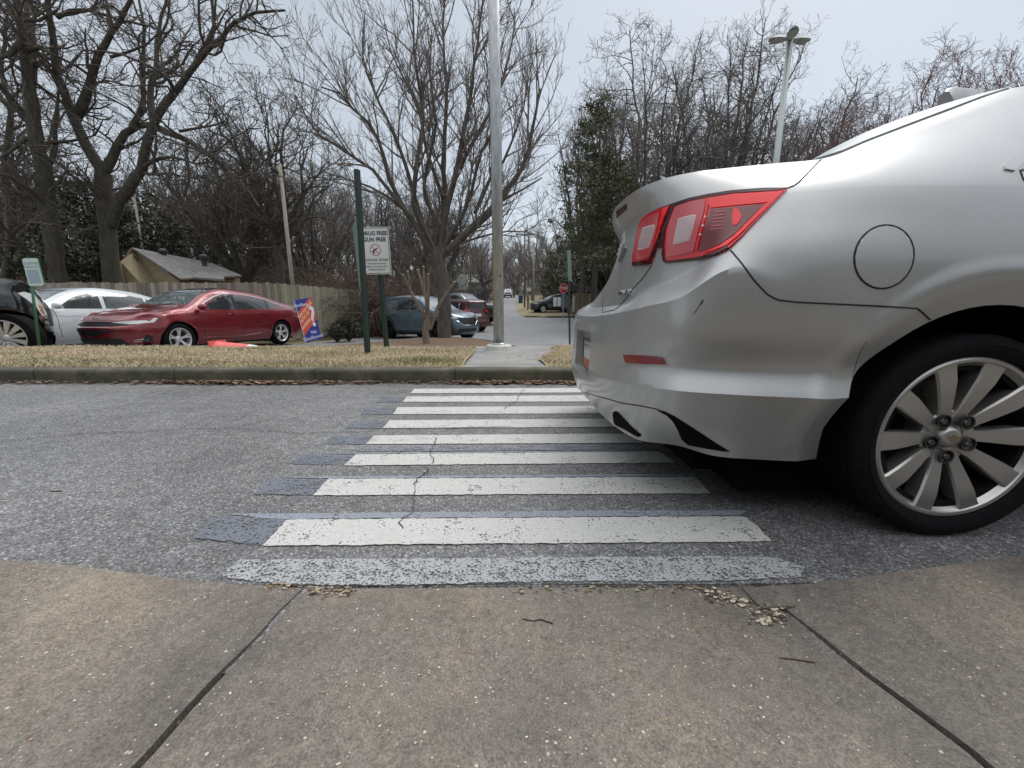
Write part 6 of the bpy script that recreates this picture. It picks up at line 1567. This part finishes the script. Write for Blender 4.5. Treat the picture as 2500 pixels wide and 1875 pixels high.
def make_car(name, p, label, loc, rz, group=None, cat='car'):
    root = thing(name, loc, label, cat, group, rz); me = car_body(p); bvh = bvh_of(me)
    body = link_me('body', me, None, root, True); body.data.set_sharp_from_angle(angle=math.radians(34)); W = p['W'] / 2
    sray = {1: lambda x, z: (Vector((x, 3, z)), Vector((0, -1, 0))), -1: lambda x, z: (Vector((x, -3, z)), Vector((0, 1, 0)))}
    fray = lambda y, z: (Vector((5, y, z)), Vector((-1, 0, 0))); rray = lambda y, z: (Vector((-5, y, z)), Vector((1, 0, 0))); tray = lambda x, y: (Vector((x, y, 4)), Vector((0, 0, -1)))
    R_ = {'s': None, 'f': fray, 'r': rray, 't': tray}
    for it in p['decals']:
        kind, nm, poly, m_ = it[:4]; off = it[4] if len(it) > 4 else .004; smth = it[5] if len(it) > 5 else 0
        if smth: poly = [tuple(q) for q in smooth_poly(poly, smth, True)]
        if kind == 's':
            for s in (1, -1): put_decal(nm, bvh, poly, sray[s], m_, root, (0, 0, 0), off)
        elif kind in ('f2', 'r2'):
            for s in (1, -1): put_decal(nm, bvh, [(s * y, z) for y, z in poly], R_[kind[0]], m_, root, (0, 0, 0), off)
        else: put_decal(nm, bvh, poly, R_[kind], m_, root, (0, 0, 0), off)
    for it in p.get('lines', []):
        kind, nm, pts, m_, r = it
        for s in ((1, -1) if kind == 's' else (1,)):
            l_ = line_on(bvh, pts, sray[s] if kind == 's' else R_[kind], r, sub=3)
            if l_.v: l_.build(nm, m_, root, True)
    # mirrors, handles
    mx, mz = p['mirror']
    for s in (1, -1):
        h, n_, _, _ = bvh.ray_cast(*sray[s](mx, mz))
        if h is None: continue
        mm = MB(); mm.lathe([(0, -.11), (.045, -.10), (.062, -.05), (.065, 0), (.058, .06), (.03, .10), (0, .105)], 14, (0, 0, 0), 'y')
        mm.v = [(v[0] * .9 + h.x, v[1] + h.y + s * .14, v[2] * 1.1 + h.z + .03) for v in mm.v]; mm.build('side_mirror', p.get('mirror_mat', p['paint']), root, True)
        for hx, hz in p['handles']:
            q, n_, _, _ = bvh.ray_cast(*sray[s](hx, hz))
            if q is not None: MB().tube([(hx - .10, q.y - s * .004, hz), (hx - .08, q.y + s * .03, hz), (hx + .08, q.y + s * .03, hz), (hx + .10, q.y - s * .004, hz)], .013, 6).build('door_handle', p['paint'], root, True)
    MB().box((0, 0, p['sill'] + .02), (p['xf'] - p['xr'] - .9, p['W'] * .82, .12)).build('underbody', m_void, root)
    ms = wheel_meshes(p['R'], p['rr'], p['tw'], p['wstyle'], p['alloy'], m_brake)
    first = True
    for wx in (-p['wb'] / 2, p['wb'] / 2):
        for s in (1, -1):
            wl = bpy.data.objects.new('wheel', None); COL.objects.link(wl); wl.parent = root; wl.location = (wx, s * (W - p['tw'] / 2 - .015), p['R'])
            wl.rotation_euler = (0, 0, 0 if s > 0 else math.pi)
            if wx > 0 and p.get('steer'): wl.rotation_euler[2] += math.radians(p['steer'])
            for m_ in ms:
                if first: m_.parent = wl
                else: c = m_.copy(); COL.objects.link(c); c.parent = wl
            first = False
    return root

# red sedan
p_red = paint('red_car_paint', (.215, .016, .022), .35, .28)
k5 = dict(W=1.86, xr=-2.54, xf=2.36, wb=2.85, R=.335, rr=.235, tw=.225, arch=.375, sill=.19, cols=[-1.75, -1.425, -1.0, -.5, 0, .5, 1.0, 1.425, 1.75],
    top=[(-2.6, 1.02), (-2.5, 1.05), (-2.1, 1.12), (-1.6, 1.26), (-1.0, 1.40), (-.4, 1.455), (0, 1.46), (.3, 1.42), (.7, 1.24), (1.05, 1.02), (1.3, .96), (1.7, .90), (2.0, .83), (2.3, .72)],
    rail=[(-2.6, .72), (-2.2, .68), (-1.7, .58), (-1.0, .56), (-.4, .56), (.2, .56), (.6, .62), (1.05, .72), (1.4, .78), (2.3, .74)],
    belt=[(-2.6, .98), (-2.0, .98), (-1.2, .96), (0, .93), (1.0, .90), (1.5, .86), (2.0, .80), (2.4, .70)], bow_r=.14, bow_f=.30, taper_r=.90, taper_f=.84, top_r=-2.48, top_f=2.16, paint=p_red, wstyle='five', alloy=m_alw,
    mirror=(.88, .985), handles=[(.10, .86), (-.82, .88)], decals=[], lines=[])
side_gl = [(-1.62, 1.02), (-1.45, 1.12), (-1.05, 1.24), (-.5, 1.315), (-.05, 1.325), (.3, 1.26), (.62, 1.10), (.86, .96), (0, .975), (-.9, 1.0)]
k5['decals'] = [('s', 'side_window', [(-1.60, 1.02), (-1.42, 1.12), (-1.18, 1.205), (-1.12, 1.005)], m_cgl), ('s', 'side_window', [(-1.08, 1.22), (-.7, 1.295), (-.17, 1.322), (-.12, .975), (-1.06, 1.0)], m_cgl), ('s', 'side_window', [(-.08, 1.322), (.12, 1.30), (.38, 1.21), (.82, .965), (-.04, .972)], m_cgl),
    ('s', 'window_pillar', [(-.17, 1.323), (-.08, 1.323), (-.04, .972), (-.12, .975)], m_trimb, .006), ('s', 'window_pillar', [(-1.18, 1.205), (-1.08, 1.22), (-1.06, 1.0), (-1.12, 1.005)], m_trimb, .006),
    ('t', 'windshield', [(.30, -.50), (.36, 0), (.30, .50), (.98, .64), (1.10, 0), (.98, -.64)], m_wsh), ('t', 'roof_panel', [(.27, -.48), (.32, 0), (.27, .48), (-.9, .46), (-.95, 0), (-.9, -.46)], mat('black_roof_glass', (.02, .022, .03), .08, coat=1.0)),
    ('t', 'rear_window', [(-1.05, -.46), (-1.0, 0), (-1.05, .46), (-1.9, .52), (-2.0, 0), (-1.9, -.52)], m_cgl),
    ('f', 'upper_grille', [(-.70, .64), (-.55, .56), (-.28, .50), (.28, .50), (.55, .56), (.70, .64), (.45, .695), (.2, .715), (-.2, .715), (-.45, .695)], m_trimb, .006),
    ('f2', 'headlight', [(.34, .70), (.60, .665), (.70, .66), (.80, .70), (.74, .735), (.55, .725)], m_lampw, .008), ('f2', 'headlight_edge', [(.62, .655), (.82, .69), (.85, .78), (.80, .785), (.775, .705), (.64, .675)], m_lampw, .012),
    ('f', 'lower_grille', [(-.60, .20), (.60, .20), (.50, .39), (-.50, .39)], m_trimb, .006), ('f', 'plate_panel', [(-.17, .44), (.17, .44), (.17, .56), (-.17, .56)], m_trimb, .016),
    ('f2', 'air_slot', [(.70, .30), (.78, .32), (.80, .42), (.76, .46), (.73, .38)], m_trimb, .006), ('s', 'tail_lamp', [(-2.28, .84), (-2.42, .86), (-2.45, .92), (-2.3, .93)], m_lampr)]
m_brt = mat('bright_trim', (.75, .75, .76), .2)
k5['lines'] = [('s', 'window_chrome', [(.90, .955), (.66, 1.115), (.40, 1.245), (.13, 1.33), (-.1, 1.352), (-.5, 1.345), (-1.05, 1.275), (-1.45, 1.16), (-1.8, 1.055), (-2.05, .99)], m_brt, .017),
    ('s', 'door_gap', [(-.14, .96), (-.16, .6), (-.14, .25)], m_gap, .006), ('s', 'door_gap', [(.88, .93), (.90, .6), (.86, .25)], m_gap, .006), ('s', 'door_gap', [(-1.04, .97), (-1.05, .80), (-1.02, .70), (-1.0, .3)], m_gap, .006), ('s', 'sill_crease', [(.98, .34), (0, .31), (-.95, .38)], p_red, .014),
    ('f', 'air_slot_fin', [(.63, .31), (.77, .345)], m_lampw, .006), ('f', 'air_slot_fin', [(.66, .35), (.775, .38)], m_lampw, .006), ('f', 'hood_edge', [(-.66, .72), (-.3, .735), (0, .738), (.3, .735), (.66, .72)], m_gap, .005)]
def gl(x, y): return float(np.interp(y, [q[0] for q in PROF], [q[1] for q in PROF])) + .004
rk = make_car('red_sedan', k5, 'dark red fastback sedan with a black roof, parked nose toward the road behind the verge', (-7.72, 9.75, gl(0, 9.5)), math.radians(-100))
# maker lettering on the hood edge
q = MB(); put_text('hood_lettering', 'KIA', .075, m_chrome, rk, Matrix.Translation((2.25, 0, .775)) @ Matrix.Rotation(math.radians(90), 4, 'Z') @ Matrix.Rotation(math.radians(58), 4, 'X'), .002, 1.5, .002)

# white sedan
p_wht = paint('white_car_paint', (.62, .66, .68), .0, .3)
ws = dict(k5); ws.update(W=1.83, xr=-2.45, xf=2.35, wb=2.8, paint=p_wht, alloy=m_alw, mirror=(.92, .99), handles=[(.12, .84), (-.80, .86)], bow_f=.25, taper_f=.88,
    top=[(-2.6, 1.02), (-2.4, 1.08), (-1.9, 1.12), (-1.5, 1.24), (-.9, 1.40), (-.3, 1.445), (.1, 1.435), (.5, 1.32), (.85, 1.15), (1.15, 1.0), (1.4, .97), (1.8, .92), (2.3, .78)])
ws['decals'] = [('s', 'side_window', [(-1.52, 1.03), (-1.40, 1.12), (-1.08, 1.23), (-1.02, .99)], m_cgl), ('s', 'side_window', [(-1.02, 1.245), (-.6, 1.32), (-.13, 1.345), (-.06, .975), (-.98, .99)], m_cgl), ('s', 'side_window', [(-.04, 1.345), (.16, 1.325), (.46, 1.22), (.86, .965), (.02, .972)], m_cgl),
    ('t', 'windshield', [(.38, -.50), (.44, 0), (.38, .50), (1.0, .64), (1.12, 0), (1.0, -.64)], m_wsh), ('t', 'rear_window', [(-1.05, -.46), (-1.0, 0), (-1.05, .46), (-1.75, .52), (-1.85, 0), (-1.75, -.52)], m_cgl), ('f', 'grille', [(-.45, .45), (.45, .45), (.5, .68), (-.5, .68)], m_trimb), ('f2', 'headlight', [(.5, .60), (.78, .64), (.8, .72), (.52, .70)], m_lampw)]
ws['lines'] = [('s', 'door_gap', [(-.02, .96), (-.04, .6), (-.02, .25)], m_gap, .005), ('s', 'door_gap', [(.92, .93), (.94, .6), (.90, .25)], m_gap, .005), ('s', 'door_gap', [(-.98, .97), (-1.0, .75), (-.96, .3)], m_gap, .005), ('s', 'body_crease', [(1.6, .80), (.5, .81), (-.5, .82), (-1.8, .84)], mat('white_crease_shade', (.42, .46, .48), .4), .006)]  # shade along the door crease painted as a darker line
make_car('white_sedan', ws, 'white sedan parked between the black truck and the red sedan', (-10.5, 9.3, gl(0, 9)), math.radians(-97))

# blue crossover
p_blu = paint('slate_blue_paint', (.085, .13, .165), .45, .3)
cx5 = dict(W=1.84, xr=-2.30, xf=2.26, wb=2.70, R=.355, rr=.245, tw=.225, arch=.40, sill=.24, cols=[-1.6, -1.35, -.95, -.5, 0, .5, .95, 1.3, 1.52],
    top=[(-2.35, 1.45), (-2.2, 1.52), (-1.9, 1.60), (-1.2, 1.655), (-.4, 1.67), (.1, 1.62), (.5, 1.44), (.85, 1.22), (1.05, 1.10), (1.4, 1.05), (1.8, 1.0), (2.2, .88)],
    rail=[(-2.35, .55), (-1.9, .58), (-1.2, .59), (-.2, .59), (.4, .63), (1.0, .76), (1.5, .78), (2.2, .72)],
    belt=[(-2.35, 1.12), (-1.5, 1.08), (0, 1.04), (1.0, 1.0), (1.5, .97), (2.0, .90), (2.3, .84)], bow_r=.12, bow_f=.26, taper_r=.9, taper_f=.86, top_r=-2.22, top_f=2.08, paint=p_blu, wstyle='ten', alloy=m_albk, arch_mat=m_void,
    mirror=(.72, 1.08), handles=[(.05, .95), (-.85, .97)], crown=.02)
cx5['decals'] = [('s', 'side_window', [(-1.72, 1.15), (-1.62, 1.40), (-1.12, 1.48), (-1.08, 1.13)], m_cgl), ('s', 'side_window', [(-1.02, 1.49), (-.4, 1.525), (-.12, 1.52), (-.08, 1.10), (-.98, 1.125)], m_cgl), ('s', 'side_window', [(-.06, 1.515), (.14, 1.48), (.42, 1.34), (.76, 1.09), (-.02, 1.10)], m_cgl),
    ('s', 'arch_cladding', [(.93, .26), (.92, .40), (1.0, .62), (1.15, .76), (1.35, .81), (1.55, .76), (1.70, .62), (1.78, .40), (1.78, .26), (1.86, .26), (1.86, .42), (1.77, .68), (1.6, .84), (1.35, .89), (1.1, .84), (.93, .68), (.85, .42), (.85, .26)], m_trimb, .006), ('s', 'arch_cladding', [(-1.77, .28), (-1.78, .40), (-1.70, .62), (-1.55, .76), (-1.35, .81), (-1.15, .76), (-1.0, .62), (-.92, .40), (-.92, .26), (-.84, .26), (-.84, .42), (-.93, .68), (-1.1, .84), (-1.35, .89), (-1.6, .84), (-1.77, .68), (-1.86, .42), (-1.86, .28)], m_trimb, .006),
    ('s', 'sill_cladding', [(-.9, .25), (.9, .25), (.9, .34), (-.9, .34)], m_trimb, .006),
    ('t', 'windshield', [(.16, -.52), (.22, 0), (.16, .52), (.86, .68), (1.0, 0), (.86, -.68)], m_wsh), ('r', 'rear_window', [(-.55, 1.18), (.55, 1.18), (.50, 1.42), (-.50, 1.42)], m_cgl),
    ('f', 'upper_grille', [(-.48, .84), (.48, .84), (.46, .70), (.30, .60), (-.30, .60), (-.46, .70)], m_trimb, .006), ('f2', 'headlight', [(.50, .80), (.80, .84), (.78, .88), (.52, .86)], m_lampw, .008), ('f', 'lower_grille', [(-.5, .34), (.5, .34), (.46, .46), (-.46, .46)], m_trimb, .006)]
cx5['lines'] = [('f', 'grille_wing', [(-.80, .80), (-.50, .72), (-.32, .585), (0, .575), (.32, .585), (.50, .72), (.80, .80)], m_chrome, .014), ('s', 'door_gap', [(-.06, 1.08), (-.08, .7), (-.04, .3)], m_gap, .005), ('s', 'door_gap', [(.82, 1.02), (.84, .6), (.80, .3)], m_gap, .005), ('s', 'window_trim', [(.80, 1.075), (0, 1.09), (-1.0, 1.11), (-1.72, 1.135), (-1.66, 1.42)], m_chrome, .010)]
bx = at_y(1046, 800, 15.4).x
make_car('crossover', cx5, 'slate blue crossover parked behind the shade tree trunk', (bx, 15.3, gl(0, 15.3)), math.radians(-36))
# dark red crossover behind it
p_mar = paint('maroon_paint', (.075, .012, .018), .35, .28)
rx = dict(cx5); rx.update(paint=p_mar, alloy=m_alw, wstyle='five'); rx['decals'] = [d for d in cx5['decals'] if d[1] not in ('arch_cladding', 'upper_grille', 'lower_grille')] + [('r2', 'tail_lamp', [(.45, 1.0), (.80, 1.02), (.84, 1.12), (.5, 1.09)], m_lampr, .006), ('r', 'license_plate', [(-.17, .78), (.17, .78), (.17, .92), (-.17, .92)], m_signw, .006), ('s', 'tail_lamp', [(-1.95, 1.03), (-2.2, 1.05), (-2.2, 1.12), (-1.98, 1.12)], m_lampr)]
make_car('crossover', rx, 'dark red crossover seen from behind, beyond the blue crossover', (at_y(1112, 740, 21.5).x, 21.5, gl(0, 21.5)), math.radians(128))
# dark pickups
p_chr = paint('charcoal_paint', (.05, .06, .062), .4, .3); p_blk = paint('black_paint', (.012, .011, .013), .2, .22)
tk = dict(W=2.0, xr=-2.9, xf=2.75, wb=3.6, R=.42, rr=.29, tw=.28, arch=.50, sill=.42, cols=[-2.2, -1.8, -1.3, -.7, -.1, .5, 1.0, 1.35, 1.7],
    top=[(-3, 1.32), (-2.8, 1.34), (-.95, 1.36), (-.85, 1.5), (-.7, 1.86), (-.3, 1.92), (.5, 1.92), (.75, 1.85), (1.1, 1.55), (1.4, 1.32), (1.8, 1.28), (2.4, 1.22), (2.7, 1.10)],
    rail=[(-3, .86), (-1.0, .86), (-.7, .68), (.5, .68), (1.0, .74), (1.4, .84), (2.7, .80)], belt=[(-3, 1.26), (0, 1.22), (1.4, 1.18), (2.2, 1.12), (2.7, 1.0)], bow_r=.03, bow_f=.16, taper_r=.95, taper_f=.93, corner=.35, top_r=-2.8, top_f=2.55, paint=p_chr, wstyle='six', alloy=m_alw,
    mirror=(1.05, 1.32), handles=[(.2, 1.1), (-.55, 1.1)])
tk['decals'] = [('s', 'side_window', [(-.62, 1.30), (-.55, 1.74), (.02, 1.78), (.02, 1.28)], m_cgl), ('s', 'side_window', [(.08, 1.78), (.55, 1.76), (.95, 1.5), (1.12, 1.28), (.08, 1.28)], m_cgl), ('t', 'windshield', [(.78, -.6), (.82, 0), (.78, .6), (1.28, .74), (1.38, 0), (1.28, -.74)], m_wsh),
    ('f', 'grille', [(-.55, .75), (.55, .75), (.58, 1.02), (-.58, 1.02)], m_trimb), ('f2', 'headlight', [(.62, .82), (.86, .84), (.88, 1.06), (.62, 1.04)], m_lampw, .008), ('r2', 'tail_lamp', [(.72, .85), (.88, .85), (.88, 1.2), (.74, 1.2)], m_lampr)]
make_car('pickup_truck', tk, 'dark grey pickup parked beyond the dark red crossover, half hidden by the pole', (at_y(1120, 750, 26).x, 26, gl(0, 26)), math.radians(-30), cat='pickup truck')
tb = dict(tk); tb.update(paint=p_blk, wstyle='twelve', wb=3.1, steer=-32, xf=2.10, top_f=1.98, bow_f=.22, taper_f=.90, corner=.40, R=.42, rr=.30, arch=.47, cols=[-2.2, -1.8, -1.3, -.7, -.1, .5, 1.0, 1.3, 1.55])
tb['top'] = [(-3, 1.32), (-2.8, 1.34), (-.95, 1.36), (-.85, 1.5), (-.7, 1.86), (-.3, 1.92), (.5, 1.92), (.75, 1.85), (1.1, 1.48), (1.4, 1.25), (1.8, 1.20), (2.1, 1.10), (2.3, .98)]
tb['top'] = [(x, z + .16) for x, z in tb['top']]
tb['belt'] = [(-3, 1.32), (0, 1.28), (1.4, 1.24), (2.0, 1.16), (2.4, 1.04)]; tb['mirror'] = (1.05, 1.4)
tb['decals'] = [d for d in tk['decals'] if d[1] in ('side_window', 'windshield')] + [('s', 'headlight', [(1.74, 1.17), (1.82, 1.20), (1.93, 1.15), (1.99, 1.0), (2.02, .80), (1.96, .78), (1.91, .95), (1.82, 1.08)], m_lampw, .008), ('s', 'marker_lamp', [(1.94, .98), (1.975, .96), (1.99, .86), (2.0, .82), (1.97, .82), (1.95, .9)], m_amber, .012), ('f', 'grille', [(-.5, .6), (.5, .6), (.52, .92), (-.52, .92)], m_trimb)]
tb['lines'] = [('s', 'fender_lip', [(2.04, .72), (1.93, .72), (1.90, .62)], m_trimb, .02)]
tkx = at_y(22, 825, 6.5); rz_ = math.radians(52)
fw = Vector((1.55 * math.cos(rz_) + .85 * math.sin(rz_), 1.55 * math.sin(rz_) - .85 * math.cos(rz_)))
make_car('pickup_truck', tb, 'black truck with a bright many-spoke wheel at the left edge', (tkx.x - fw.x, 6.5 - fw.y, -.17), rz_, cat='pickup truck')
# far vehicles on the street
far = dict(cx5); far.update(paint=paint('far_dark_paint', (.03, .035, .04), .3, .3), alloy=m_alw)
make_car('parked_car', far, 'dark car parked in a driveway behind the stop sign', (at_y(1352, 730, 36).x, 36, gz(3.5, 36) + .02), math.radians(195))
wt = dict(tk); wt.update(paint=paint('far_white_paint', (.6, .6, .6), 0, .4), bow_f=.05)
make_car('white_truck', wt, 'small white truck far up the climbing street', (at_y(1240, 706, 95).x, 95, gz(0, 95) + .03), math.radians(-91), cat='truck')
fc = dict(ws); make_car('parked_car', fc, 'pale car far up the left side of the street', (at_y(1207, 715, 75).x, 75, gz(0, 75) + .03), math.radians(-88))
